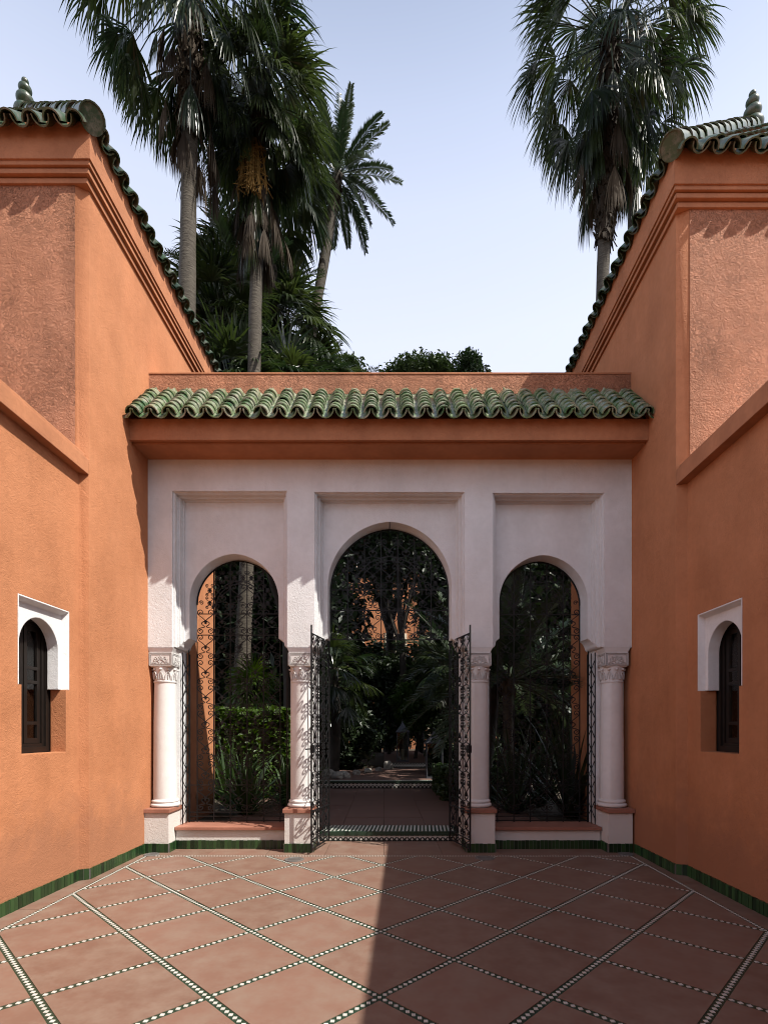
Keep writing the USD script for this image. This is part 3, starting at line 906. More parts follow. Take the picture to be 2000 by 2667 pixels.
# narrow return panels that tie each side grille to its column
for t, cx, hw in ((gl, -1.925, 0.572), (gr, 2.048, 0.566)):
    for s in (-1, 1):
        a = np.array([cx + s * 0.64, YG - 0.02]); b = np.array([cx + s * 0.675, 6.80])
        for p in (a, b, (a + b) / 2):
            obj("bar", flat_bar((p[0], p[1], 0.28), (p[0], p[1], 2.5), 0.007), M["iron"], t, smooth=False)
        for z0_ in np.arange(0.35, 2.4, 0.26):
            obj("brace", cat_([tube([(a[0], a[1], z0_), (b[0], b[1], z0_ + 0.24)], 0.006, 4), tube([(b[0], b[1], z0_), (a[0], a[1], z0_ + 0.24)], 0.006, 4)]), M["iron"], t, smooth=False)


def gate_leaf(label, hinge, free, z0, z1):
    t = thing("iron_gate", label, "gate", loc=(hinge[0], hinge[1], z0), group="open leaves of the iron gate")
    h, f = np.array(hinge, float), np.array(free, float)
    L = np.linalg.norm(f - h); d = (f - h) / L
    nrm_ = np.array([-d[1], d[0]])

    def P(u, z): return np.array([h[0] + d[0] * u, h[1] + d[1] * u, z])
    F0 = frame([d[0], d[1], 0], [nrm_[0], nrm_[1], 0], [0, 0, 1], [h[0], h[1], 0])
    nb_ = 3
    w = (L - 0.03) / nb_
    obj("stile", tube([P(0, z0), P(0, z1)], 0.013, 4), M["iron"], t, smooth=False)
    obj("stile", tube([P(L, z0 - 0.01), P(L, z1 + 0.09)], 0.013, 4), M["iron"], t, smooth=False)
    for i in range(1, nb_):
        obj("bar", tube([P(0.015 + i * w, z0), P(0.015 + i * w, z1)], 0.008, 4), M["iron"], t, smooth=False)
    for z in (z0 + 0.01, z0 + 0.12, z0 + 0.46, z1 - 0.01):
        obj("rail", tube([P(0, z), P(L, z)], 0.010, 4), M["iron"], t, smooth=False)
    obj("brace", cat_([tube([P(0.015 + i * w, z0 + 0.02), P(0.015 + (i + 1) * w, z0 + 0.11)], 0.006, 4) for i in range(nb_)] + [tube([P(0.015 + (i + 1) * w, z0 + 0.02), P(0.015 + i * w, z0 + 0.11)], 0.006, 4) for i in range(nb_)]), M["iron"], t, smooth=False)
    rows = int((z1 - z0 - 0.13) / 0.335)
    hh = (z1 - z0 - 0.14) / rows
    mo = motif(w, hh, 0.0066)
    for i in range(nb_):
        for r in range(rows):
            T = np.eye(4); T[:3, 3] = [0.015 + (i + 0.5) * w, 0, z0 + 0.13 + r * hh]
            obj("scroll", xf(mo, F0 @ T), M["iron"], t, smooth=False)
    zl = 1.27
    obj("lock_box", xf(bx(L - 0.075, L + 0.0, -0.02, 0.02, zl - 0.045, zl + 0.045), F0), M["iron"], t, smooth=False)
    obj("handle", cat_([xf(bx(L - 0.05, L + 0.06, -0.055, -0.04, zl - 0.008, zl + 0.008), F0), xf(bx(L - 0.05, L - 0.035, -0.05, -0.02, zl - 0.008, zl + 0.008), F0)]), M["iron"], t, smooth=False)
    return t


gate_leaf("left leaf of the open iron gate, casting scroll shadows on the column", (-0.725, 6.96), (-0.872, 6.33), 0.055, 2.675)
gate_leaf("right leaf of the open iron gate, standing in the shade beside its column", (0.868, 6.96), (1.035, 6.33), 0.055, 2.675)

# ================================================================== court floor
fl = thing("courtyard_floor", None, None, kind="structure")
obj("bed", bx(-3.3, 3.4, -9, 7.3, -0.16, -0.012), M["terracotta"], fl, smooth=False)
XA, XB, YA, YBK = lambda y: -2.845 + 0.018 * (y - 5.2), lambda y: 2.90 + 0.035 * (y - 5.2), -1.6, 6.27
inner = Polygon([(XA(YA), YA), (XB(YA), YA), (XB(YBK), YBK), (XA(YBK), YBK)])
DX, DY, GX, GY = 0.481, 0.483, -0.025, 2.955
BW = 0.0255
nodes_ij = []
slabs = []
for i in range(-8, 9):
    for j in range(-11, 10):
        if (i + j) % 2:
            continue
        cx, cy = GX + i * DX, GY + (j + 1) * DY
        sq = Polygon([(cx - DX, cy), (cx, cy - DY), (cx + DX, cy), (cx, cy + DY)])
        sq = sq.buffer(-BW, join_style=2).intersection(inner.buffer(-0.022, join_style=2))
        if sq.is_empty or sq.area < 0.002:
            continue
        for q in getattr(sq, "geoms", [sq]):
            z = R.uniform(-0.0012, 0.0012)
            slabs.append(q)
            obj("terracotta_tile", prism_z(list(q.exterior.coords)[:-1], -0.02, z), M["terracotta"], fl, smooth=False)
# green bands and white diamonds
bands, dia = [], []
u1 = np.array([DX, DY]); u2 = np.array([DX, -DY])
minx, miny, maxx, maxy = inner.bounds
for (uu, ww) in ((u1, u2), (u2, u1)):
    L = np.linalg.norm(uu); d = uu / L
    n_ = np.array([-d[1], d[0]])
    for k in range(-14, 15):
        p = np.array([GX, GY]) + ww * k
        line = LineString([p - d * 14, p + d * 14]).intersection(inner)
        if line.is_empty or line.length < 0.08:
            continue
        a, b = np.array(line.coords[0]), np.array(line.coords[-1])
        bands.append(line.buffer(BW - 0.001, cap_style=2))
        # diamonds locked to the grid nodes
        np_ = 16
        step = L / np_
        s0 = np.dot(a - p, d); s1 = np.dot(b - p, d)
        for q in range(int(math.ceil(s0 / step)), int(s1 / step) + 1):
            if q % np_ == 0 and uu is u2:
                continue
            dia.append((p + d * q * step, d, n_, 0.0152, 0.0152))
for (A, B) in (((XA(YA), YA), (XA(YBK), YBK)), ((XB(YBK), YBK), (XB(YA), YA)), ((XA(YBK), YBK), (XB(YBK), YBK))):
    A, B = np.array(A), np.array(B)
    L = np.linalg.norm(B - A); d = (B - A) / L; n_ = np.array([-d[1], d[0]])
    bands.append(LineString([A, B]).buffer(0.021, cap_style=3))
    for q in range(int(L / 0.033)):
        dia.append((A + d * (q + 0.5) * 0.033, d, n_, 0.0135, 0.0125))
from shapely import union_all
bu = union_all(bands)
bm = []
for q in getattr(bu, "geoms", [bu]):
    bm.append(trimesh.creation.extrude_polygon(q, 0.017, engine="earcut"))
bm = cat_(bm); bm.apply_translation([0, 0, -0.02])
obj("green_inlay", bm, M["green_band"], fl, smooth=False)
ddm = []
for (c, d, n_, a, b) in dia:
    q = [c + d * a, c + n_ * b, c - d * a, c - n_ * b]
    ddm.append((c, [(x, y) for x, y in q]))
vis = [k for k in ddm if k[0][1] > 2.6 and abs(k[0][0]) < 0.75 * k[0][1]]
vis.sort(key=lambda k: k[0][1])
near = vis[:295]
nid = {id(k) for k in near}


def dmesh(q):
    v = [(x, y, z) for z in (-0.01, 0.0002) for x, y in q]
    return trimesh.Trimesh(np.array(v), np.array([[4, 5, 6], [4, 6, 7], [0, 1, 5], [0, 5, 4], [1, 2, 6], [1, 6, 5], [2, 3, 7], [2, 7, 6], [3, 0, 4], [3, 4, 7]]), process=False)


for k in near:
    obj("white_tile", dmesh(k[1]), M["white_tile"], fl, smooth=False)
obj("white_inlay", cat_([dmesh(k[1]) for k in ddm if id(k) not in nid]), M["white_tile"], fl, smooth=False, kind="stuff")
# edging slabs along the walls and under the gateway
edge_polys = []
for s, fx, ft in ((-1, XA, xl_low), (1, XB, xr_low)):
    ys = np.arange(YA, 6.3, 0.75)
    for y in ys:
        y2 = min(y + 0.744, 6.35)
        a, b = fx(y) + s * 0.024, ft(y) + s * 0.05
        a2, b2 = fx(y2) + s * 0.024, ft(y2) + s * 0.05
        edge_polys.append([(a, y), (b, y), (b2, y2), (a2, y2)])
for x in np.arange(-2.84, 2.9, 0.71):
    edge_polys.append([(x, 6.294), (x + 0.704, 6.294), (x + 0.704, 7.12), (x, 7.12)])
for e in edge_polys:
    p = Polygon(e)
    p = p if p.exterior.is_ccw else Polygon(e[::-1])
    obj("edging_slab", prism_z(list(p.exterior.coords)[:-1], -0.02, R.uniform(-0.004, -0.002)), M["terracotta"], fl, smooth=False)
# drain covers
for (x, y, lab) in ((-1.037, 6.09, "round metal drain cover in front of the left middle column"), (1.175, 6.154, "round metal drain cover in front of the right middle column"),
                    (-2.79, 6.33, "round metal drain cover by the leftmost pedestal"), (2.92, 6.36, "round metal drain cover by the rightmost pedestal")):
    rr = 0.112 if abs(x) < 2 else 0.088
    m = lathe([(rr, -0.01), (rr, 0.006), (rr - 0.012, 0.008), (rr - 0.016, 0.004), (0.006, 0.004)], 28); m.apply_translation([x, y, 0])
    dc = thing("drain_cover", lab, "drain cover", loc=(x, y, 0), group="drain covers in the court floor")
    obj("lid", m, M["drain"], dc, smooth=False)
    ribs = [bx(x - rr * 0.7, x + rr * 0.7, y + k * 0.03 - 0.006, y + k * 0.03 + 0.006, 0.003, 0.0075) for k in (-2, -1, 0, 1, 2)]
    obj("rib", cat_(ribs), M["drain"], dc, smooth=False)


# ================================================================== garden path and steps
def mosaic_riser(parent, x0, x1, y, z0, z1, rows=3):
    obj("riser", bx(x0, x1, y, y + 0.06, z0 - 0.1, z1 - 0.001), M["dark_mosaic"], parent, smooth=False)
    H = z1 - z0
    p = H * 0.56
    cz = z0 + H / 2
    ms = []
    for i in range(int((x1 - x0) / p)):
        c = x0 + (i + 0.5) * p
        for (u, w_, r) in ((0, cz, 0.42), (0.5, cz, 0.20), (0.5, z0 + H * 0.2, 0.25), (0.5, z1 - H * 0.2, 0.25)):
            k = c + u * p
            a = r * p
            ms.append(prism_y([(k - a, w_), (k, w_ - a), (k + a, w_), (k, w_ + a)], y - 0.003, y + 0.01))
    obj("white_mosaic", cat_(ms), M["white_tile"], parent, smooth=False, kind="stuff")


def mosaic_tread(parent, x0, x1, y0, y1, z):
    obj("tread", bx(x0, x1, y0 - 0.012, y1, z - 0.05, z), M["green_band"], parent, smooth=False)
    ms = []
    p = 0.052
    for i in range(int((x1 - x0) / p)):
        x = x0 + (i + 0.25) * p
        ms.append(prism_z([(x, y0 + 0.05), (x + p * 0.5, y0 + 0.05), (x + p * 0.5 + 0.03, y1 - 0.02), (x + 0.03, y1 - 0.02)], z - 0.01, z + 0.003))
    obj("white_stripe", cat_(ms), M["stripe"], parent, smooth=False, kind="stuff")


gp = thing("garden_path", None, None, kind="structure")
mosaic_riser(gp, -0.86, 1.0, 7.11, 0.0, 0.123)
mosaic_tread(gp, -0.86, 1.0, 7.11, 7.60, 0.124)
for i in range(8):
    for j in range(7):
        x0, y0 = -2.4 + i * 0.60, 7.61 + j * 0.69
        obj("path_tile", bx(x0 + 0.003, x0 + 0.597, y0 + 0.003, y0 + 0.687, 0.06, 0.119 + R.uniform(-0.002, 0.002)), M["path"], gp, smooth=False)
mosaic_riser(gp, -2.6, 1.58, 12.44, 0.123, 0.29)
mosaic_tread(gp, -2.6, 1.58, 12.44, 12.72, 0.291)
obj("landing", bx(-2.6, 1.6, 12.72, 16.9, 0.0, 0.287), M["path"], gp, smooth=False)
mosaic_riser(gp, 0.0, 1.7, 16.9, 0.29, 0.45)
obj("landing", bx(0.0, 1.7, 16.96, 27, 0.0, 0.447), M["path"], gp, smooth=False)
obj("threshold", bx(-2.4, 2.4, 7.05, 7.1, -0.1, -0.004), M["path"], gp, smooth=False)
obj("verge", cat_([bx(-14, -2.42, 7.2, 27, -0.2, 0.10), bx(2.42, 14, 7.2, 27, -0.2, 0.10), bx(-14, 14, 27, 60, -0.2, 0.30), bx(-2.5, 0.0, 16.95, 27, -0.2, 0.35), bx(1.72, 3, 12.5, 27, -0.2, 0.35)]), M["soil"], gp, smooth=False)


# ================================================================== plants
def leaf_cloud(c, rad, n, size, seed, clumps=40, flat=1.0, shell=0.55):
    """n small leaf-shaped faces gathered in clumps through an ellipsoid."""
    g = np.random.default_rng(seed)
    d = g.normal(size=(clumps, 3)); d /= np.linalg.norm(d, axis=1, keepdims=True)
    rr = shell + (1 - shell) * g.random(clumps) ** 0.5
    cc = d * rr[:, None]
    k = g.integers(0, clumps, n)
    spread = 0.34
    cl = 0.70 + 0.42 * g.random((clumps, 1))
    p = cc[k] + g.normal(size=(n, 3)) * spread * 0.55 * (0.6 + 0.8 * g.random((clumps, 1))[k])
    nn = np.linalg.norm(p, axis=1, keepdims=True); lim = cl[k] * (0.9 + 0.2 * g.random((n, 1)))
    p = np.where(nn > lim, p * lim / nn, p)
    p = p * np.asarray(rad) + np.asarray(c)
    a = g.normal(size=(n, 3)); a[:, 2] *= 0.6; a /= np.linalg.norm(a, axis=1, keepdims=True)
    up_ = np.array([0, 0, 1.0]) + 0.6 * g.normal(size=(n, 3))
    b = np.cross(up_, a); b /= np.linalg.norm(b, axis=1, keepdims=True) + 1e-9
    s = size * (0.6 + 0.8 * g.random(n))[:, None]
    droop = np.array([0, 0, -0.25]) * s
    v = np.stack([p - a * s, p + b * s * 0.42, p + a * s + droop, p - b * s * 0.42], 1).reshape(-1, 3)
    i = np.arange(n)[:, None] * 4
    f = np.vstack([i + [0, 1, 2], i + [0, 2, 3]])
    return trimesh.Trimesh(v, f, process=False)


def trunk_mesh(pts, radii, sides=14, noise=0.04, seed=0):
    m = tube(catmull(pts, 8), np.interp(np.linspace(0, 1, (len(pts) - 1) * 8 + 1), np.linspace(0, 1, len(radii)), radii), sides)
    v = np.asarray(m.vertices)
    m.vertices = v + (meshkit.noise(v * 5, seed)[:, None] - 0.5) * noise * [1, 1, 0.2]
    return m


def fan_frond(base, az, el, pet, L, droop, seed, segs=34, spread=2.6, narrow=1.0):
    g = np.random.default_rng(seed)
    a = np.array([math.cos(el) * math.cos(az), math.cos(el) * math.sin(az), math.sin(el)])
    lat = np.array([-math.sin(az), math.cos(az), 0])
    ts = np.linspace(0, 1, 5)
    sag = 0.25 * pet
    pts = np.array([base + a * pet * t + np.array([0, 0, -sag * t * t]) for t in ts])
    ms_v, ms_f, n = [], [], 0
    tb = tube(pts, np.linspace(0.022, 0.012, 5), 3)
    ms_v.append(np.asarray(tb.vertices)); ms_f.append(np.asarray(tb.faces)); n = len(tb.vertices)
    hub = pts[-1]
    ax = pts[-1] - pts[-2]; ax /= np.linalg.norm(ax)
    nr = np.cross(ax, lat)
    if nr[2] < 0:
        nr = -nr
    phis = np.linspace(-spread / 2, spread / 2, segs)
    dphi = spread / (segs - 1)
    T = np.array([0.0, 0.30, 0.55, 0.8, 1.0])
    W = np.array([0.012, 0.30, 0.34, 0.18, 0.012])
    for ph in phis:
        ph = ph + g.normal() * 0.02
        d = math.cos(ph) * ax + math.sin(ph) * lat * narrow - nr * 0.18 * abs(math.sin(ph)) * g.uniform(0.5, 1.5)
        d /= np.linalg.norm(d)
        l = L * (0.82 + 0.18 * math.cos(ph)) * g.uniform(0.9, 1.06)
        dr = 1.35 * droop * g.uniform(0.5, 1.5)
        c = hub + d * (T * l)[:, None]
        # tips bend towards the ground, keeping their length
        bend = dr * T ** 2.2
        dz = np.diff(c, axis=0)
        for k in range(1, 5):
            v_ = dz[k - 1] / np.linalg.norm(dz[k - 1])
            v_ = v_ + np.array([0, 0, -bend[k] * 1.6]); v_ /= np.linalg.norm(v_)
            c[k] = c[k - 1] + v_ * np.linalg.norm(dz[k - 1])
        wd = -math.sin(ph) * ax + math.cos(ph) * lat
        wd = wd + nr * g.normal() * 0.35
        wd /= np.linalg.norm(wd)
        hwid = (W * dphi * 0.62 * L)[:, None]
        v = np.stack([c - wd * hwid, c + wd * hwid], 1).reshape(-1, 3)
        f = []
        for k in range(4):
            f += [[2 * k, 2 * k + 1, 2 * k + 3], [2 * k, 2 * k + 3, 2 * k + 2]]
        ms_v.append(v); ms_f.append(np.array(f) + n); n += len(v)
    return trimesh.Trimesh(np.vstack(ms_v), np.vstack(ms_f), process=False)


def feather_frond(base, az, el, L, droop, seed, pairs=46, leaf=0.42):
    g = np.random.default_rng(seed)
    d = np.array([math.cos(el) * math.cos(az), math.cos(el) * math.sin(az), math.sin(el)])
    c = [np.asarray(base, float)]
    N = 12
    for k in range(N):
        d = d + np.array([0, 0, -droop / N * (0.4 + 1.2 * k / N)]); d /= np.linalg.norm(d)
        c.append(c[-1] + d * L / N)
    c = np.array(c)
    tb = tube(c, np.linspace(0.022, 0.005, N + 1), 3)
    vs, fs, n = [np.asarray(tb.vertices)], [np.asarray(tb.faces)], len(tb.vertices)
    s = np.linspace(0.14, 1.0, pairs)
    P = np.stack([np.interp(s * N, np.arange(N + 1), c[:, k]) for k in range(3)], 1)
    Tn = np.gradient(P, axis=0); Tn /= np.linalg.norm(Tn, axis=1, keepdims=True)
    lat = np.cross(Tn, [0, 0, 1.0]); lat /= np.linalg.norm(lat, axis=1, keepdims=True) + 1e-9
    nr = np.cross(lat, Tn)
    prof = np.sin(np.clip(s, 0, 1) * math.pi * 0.82 + 0.35) ** 0.6 * leaf
    for sd in (-1, 1):
        for i in range(pairs):
            l = prof[i] * g.uniform(0.85, 1.1)
            dd = Tn[i] * 0.75 + sd * lat[i] * 0.8 + nr[i] * g.uniform(0.0, 0.75)
            dd /= np.linalg.norm(dd)
            tip = P[i] + dd * l + np.array([0, 0, -0.12 * l])
            mid = P[i] + dd * l * 0.5
            wv = np.cross(dd, nr[i]); wv /= np.linalg.norm(wv) + 1e-9
            w = 0.024
            v = np.array([P[i] - wv * w * 0.4, P[i] + wv * w * 0.4, mid + wv * w, tip, mid - wv * w])
            vs.append(v); fs.append(np.array([[0, 1, 2], [0, 2, 4], [4, 2, 3]]) + n); n += 5
    return trimesh.Trimesh(np.vstack(vs), np.vstack(fs), process=False)


def boots(p0, p1, r, n, seed, size=0.22):
    """Old leaf bases that clothe the upper trunk."""
    g = np.random.default_rng(seed)
    ms = []
    p0, p1 = np.asarray(p0, float), np.asarray(p1, float)
    vs, fs, k = [], [], 0
    for i in range(n):
        t = g.random(); a = g.random() * 2 * math.pi
        c = p0 + (p1 - p0) * t
        d = np.array([math.cos(a), math.sin(a), 0]); tg = np.array([-math.sin(a), math.cos(a), 0])
        s = size * g.uniform(0.6, 1.3); w = s * 0.28
        b = c + d * r * 0.92
        up_ = np.array([0, 0, 1.0]) if g.random() < 0.55 else np.array([0, 0, -1.0])
        tip = b + up_ * s + d * s * g.uniform(0.1, 0.45) + tg * g.normal() * 0.04
        v = np.array([b - tg * w, b + tg * w, b + d * 0.035 + up_ * 0.02, tip, tip + d * 0.03])
        vs.append(v); fs.append(np.array([[0, 1, 3], [0, 3, 2], [1, 2, 3], [2, 3, 4], [0, 2, 1]]) + k); k += 5
    return trimesh.Trimesh(np.vstack(vs), np.vstack(fs), process=False)


def fan_palm(label, base, crown, r0, r1, n_live, n_skirt, L, seed, skirt_z, bare_top, group="fan palms behind the gateway", pet=0.9, n_stand=0.35, name="fan_palm", mid=None, droop=0.9, dead=0.75):
    """Washingtonia: tall trunk, boots under the crown, standing fronds on top and hanging fronds all round."""
    g = np.random.default_rng(seed)
    t = thing(name, label, "palm tree", loc=base, group=group)
    base, crown = np.array(base, float), np.array(crown, float)
    midp = (base + crown) / 2 + (np.array(mid) if mid is not None else 0)
    pts = [base, base * 0.75 + midp * 0.25 if False else (base + midp) / 2, midp, (midp + crown) / 2, crown]
    obj("trunk", trunk_mesh(pts, [r0 * 1.25, r0, (r0 + r1) / 2, r1, r1 * 0.9], seed=seed), M["bark"], t, smooth=60)
    zb = np.array([np.interp(bare_top, [p[2] for p in pts], [p[k] for p in pts]) for k in range(3)])
    nbt = int(60 * np.linalg.norm(crown - zb) / 1.0)
    obj("leaf_bases", boots(zb, crown, r1 * 1.25, int(nbt * 1.6), seed + 1, 0.3), M["dead"], t, smooth=False, kind="stuff")
    for i in range(n_live):
        az = i * 2.39996 + g.normal() * 0.15
        q = (i + 0.5) / n_live
        el = math.radians(78 - 135 * q ** 0.85 + g.normal() * 7)
        b = crown + np.array([math.cos(az), math.sin(az), 0]) * r1 * 0.8 + np.array([0, 0, -0.55 * q])
        obj("frond", fan_frond(b, az, el, pet * g.uniform(0.8, 1.15), L * g.uniform(0.85, 1.1), droop * (0.55 + 0.6 * q), seed * 1000 + i), M["fan"], t, smooth=False)
    for i in range(n_skirt):
        az = i * 2.39996 + g.normal() * 0.3
        zq = skirt_z + (crown[2] - 0.3 - skirt_z) * ((i + 0.5) / n_skirt)
        c = np.array([np.interp(zq, [p[2] for p in pts], [p[k] for p in pts]) for k in range(3)])
        el = math.radians(-70 + g.normal() * 9)
        b = c + np.array([math.cos(az), math.sin(az), 0]) * r1
        obj("hanging_frond", fan_frond(b, az, el, pet * 0.75 * g.uniform(0.7, 1.1), L * 0.85 * g.uniform(0.8, 1.1), 1.5, seed * 2000 + i, segs=24, spread=1.5, narrow=0.5),
            M["dead"] if g.random() < dead * (1 - (i + 0.5) / n_skirt) + 0.08 else M["fan"], t, smooth=False)
    return t, pts


# two tall palms at left, two at right
p1, _ = fan_palm("tallest fan palm at upper left, its crown cut by the picture's top edge", (-5.0, 13.0, 0.1), (-4.75, 13.0, 20.4), 0.20, 0.19, 52, 26, 1.5, 21, 17.0, 16.2, pet=1.85, droop=1.05)
p2, pts2 = fan_palm("fan palm with golden flower stalks, left of the leaning date palm", (-4.05, 14.5, 0.1), (-3.42, 14.5, 19.0), 0.20, 0.17, 56, 50, 1.35, 22, 15.4, 14.7, pet=1.05, mid=(0.12, 0, 0))
p5, _ = fan_palm("tall fan palm above the right roof with an open hanging crown", (6.0, 15.0, 0.1), (6.45, 15.0, 21.4), 0.19, 0.17, 58, 40, 1.5, 23, 18.5, 15.4, pet=1.75, droop=1.05, mid=(-0.1, 0, 0))
p6, _ = fan_palm("second fan palm at upper right, half hidden behind its taller neighbour", (8.2, 17.5, 0.1), (8.3, 17.5, 24.8), 0.19, 0.17, 30, 50, 1.4, 24, 20.4, 20.5, pet=1.2, dead=0.2)
low_fan("dark fan palm against the left trunk, low behind the left roof", (-5.0, 16.5, 0.1), 11.0, 44, 1.4, 147, pet=1.2, group="lower fan palms") if False else None
# golden flower stalks on the second palm
g_ = np.random.default_rng(5)
stv = []
for k in range(26):
    a = -1.7 + g_.normal() * 0.5
    st = np.array([-3.5, 14.25, 17.4])
    pl = [st + np.array([math.cos(a) * 0.5 * t, math.sin(a) * 0.55 * t, 0.25 * math.sin(t * 2.2) - 1.9 * t * t * g_.uniform(0.9, 1.1)]) for t in np.linspace(0, 1, 7)]
    stv.append(tube(pl, 0.012, 3))
    for q in range(18):
        c = pl[3] + (pl[6] - pl[3]) * g_.random()
        e = c + g_.normal(size=3) * [0.10, 0.10, 0.12] + [0, 0, -0.16]
        stv.append(tube([c, e], 0.009, 3))
obj("flower_stalk", cat_(stv), M["gold"], p2, smooth=False, label="golden drooping flower stalks")


def low_fan(label, base, h, n, L, seed, pet=0.8, lean=(0, 0), group=None, mat_="fan", name="low_fan_palm", trunk=True):
    g = np.random.default_rng(seed)
    t = thing(name, label, "palm tree", loc=base, group=group)
    crown = np.array([base[0] + lean[0], base[1] + lean[1], base[2] + h])
    obj("trunk", trunk_mesh([np.array(base), (np.array(base) + crown) / 2 + 0.05, crown], [0.16, 0.13, 0.12], seed=seed), M["bark_dark"], t, smooth=60)
    for i in range(n):
        az = i * 2.39996 + g.normal() * 0.2
        q = (i + 0.5) / n
        el = math.radians(82 - 120 * q + g.normal() * 8)
        obj("frond", fan_frond(crown + [0, 0, -0.5 * q], az, el, pet * g.uniform(0.7, 1.2), L * g.uniform(0.8, 1.15), 0.35 + 0.45 * q, seed * 1000 + i, segs=22), M[mat_], t, smooth=False)
    return t


def date_palm(label, base, crown, n, L, seed, r=0.2, mid=(0, 0, 0), el0=85, el1=-45, droop=0.5, leaf=0.42, group=None):
    g = np.random.default_rng(seed)
    t = thing("date_palm", label, "palm tree", loc=base, group=group)
    b, c = np.array(base, float), np.array(crown, float)
    m_ = (b + c) / 2 + np.array(mid)
    obj("trunk", trunk_mesh([b, (b + m_) / 2, m_, (m_ + c) / 2, c], [r * 1.1, r, r * 0.9, r * 0.9, r], seed=seed), M["bark"], t, smooth=60)
    obj("leaf_bases", boots(c - (c - m_) * 0.12, c, r, 60, seed + 3, 0.2), M["dead"], t, smooth=False, kind="stuff")
    for i in range(n):
        az = i * 2.39996 + g.normal() * 0.12
        q = (i + 0.5) / n
        el = math.radians(el0 + (el1 - el0) * q + g.normal() * 5)
        obj("frond", feather_frond(c + np.array([math.cos(az), math.sin(az), 0]) * 0.1, az, el, L * g.uniform(0.88, 1.08), droop * (0.5 + q), seed * 1000 + i, leaf=leaf), M["date"], t, smooth=False)
    return t


date_palm("leaning date palm with stiff feathery fronds against the open sky", (-4.6, 20.0, 0.1), (-1.75, 20.0, 22.6), 44, 2.3, 31, r=0.2, mid=(-0.4, 0, 0), el0=88, el1=-62, droop=0.5, leaf=0.36)
date_palm("shorter date palm, a frond reaching right below the leaning date palm", (-5.6, 19.0, 0.1), (-5.0, 19.0, 17.0), 34, 2.9, 32, r=0.22, el1=-50, droop=0.5)
date_palm("low date palm whose fronds spread just above the middle of the parapet", (-3.2, 21.0, 0.1), (-3.0, 21.0, 14.3), 36, 2.9, 33, r=0.22, el1=-40, droop=0.6)
low_fan("dense fan palm behind the golden flower palm, above the left roof", (-5.2, 17.0, 0.1), 14.6, 46, 1.35, 41, pet=1.2, group="lower fan palms")
low_fan("fan palm low behind the parapet, between the two leftmost trunks", (-4.5, 18.0, 0.1), 12.9, 46, 1.4, 42, pet=1.2, group="lower fan palms")
low_fan("fan palm right of the golden flower palm's trunk, just above the parapet", (-3.1, 17.0, 0.1), 12.3, 44, 1.3, 43, pet=1.1, group="lower fan palms")
low_fan("darkest fan palm at the back, filling behind the left trunks", (-5.8, 20.5, 0.1), 19.0, 48, 1.6, 44, pet=1.4, group="lower fan palms", mat_="fan")
low_fan("tall fan palm behind the golden flower palm's crown", (-3.9, 18.5, 0.1), 21.2, 50, 1.5, 45, pet=1.3, group="lower fan palms", mat_="fan")


for k_, (x_, y_, h_, l_) in enumerate([(-4.55, 15.8, 11.6, "fan palm just right of the tallest trunk, above the left roof's slope"), (-5.6, 18.0, 14.4, "fan palm showing in the gap left of the tallest trunk"),
                                    (-3.6, 19.5, 16.6, "fan palm in the dark gap right of the golden flower palm's trunk"), (-2.6, 20.0, 14.4, "fan palm between the golden flower palm and the leaning date palm")]):
    low_fan(l_, (x_, y_, 0.1), h_, 46, 1.45, 150 + k_, pet=1.15, group="lower fan palms")


def tree(label, base, crown_c, rad, n, size, seed, m="dark_leaf", clumps=60, name="broadleaf_tree", cat="tree", group=None, r=0.16):
    t = thing(name, label, cat, loc=base, group=group)
    b, c = np.array(base, float), np.array(crown_c, float)
    obj("trunk", trunk_mesh([b, b * 0.6 + c * 0.4 + [0.1, 0, 0], c], [r * 1.2, r, r * 0.5], seed=seed), M["bark_dark"], t, smooth=60)
    g = np.random.default_rng(seed + 9)
    for k in range(5):
        a = k * 2.4 + g.random()
        st = b * 0.45 + c * 0.55
        e = c + np.array([math.cos(a) * rad[0] * 0.7, math.sin(a) * rad[1] * 0.7, rad[2] * g.uniform(-0.3, 0.5)])
        obj("limb", trunk_mesh([st, (st + e) / 2 + [0, 0, 0.15], e], [r * 0.5, r * 0.35, r * 0.12], sides=8, seed=seed + k), M["bark_dark"], t, smooth=60)
    obj("crown", leaf_cloud(c, rad, n, size, seed, clumps), M[m], t, smooth=False)
    return t


# crowns that just top the parapet
tree("rounded leafy tree just above the parapet, right of the palm trunks", (-1.9, 24, 0.1), (-1.75, 24, 16.6), (1.7, 1.4, 1.9), 8000, 0.11, 51, "dull_leaf", 70)
tree("low wide leafy crown above the middle of the parapet", (1.8, 26, 0.1), (1.75, 26, 18.75), (2.0, 1.3, 1.15), 8000, 0.10, 52, "dull_leaf", 90)
tree("small domed leafy crown above the parapet, right of the low wide one", (4.1, 26, 0.1), (4.15, 26, 18.75), (0.95, 0.9, 1.45), 5000, 0.09, 53, "dull_leaf", 60)

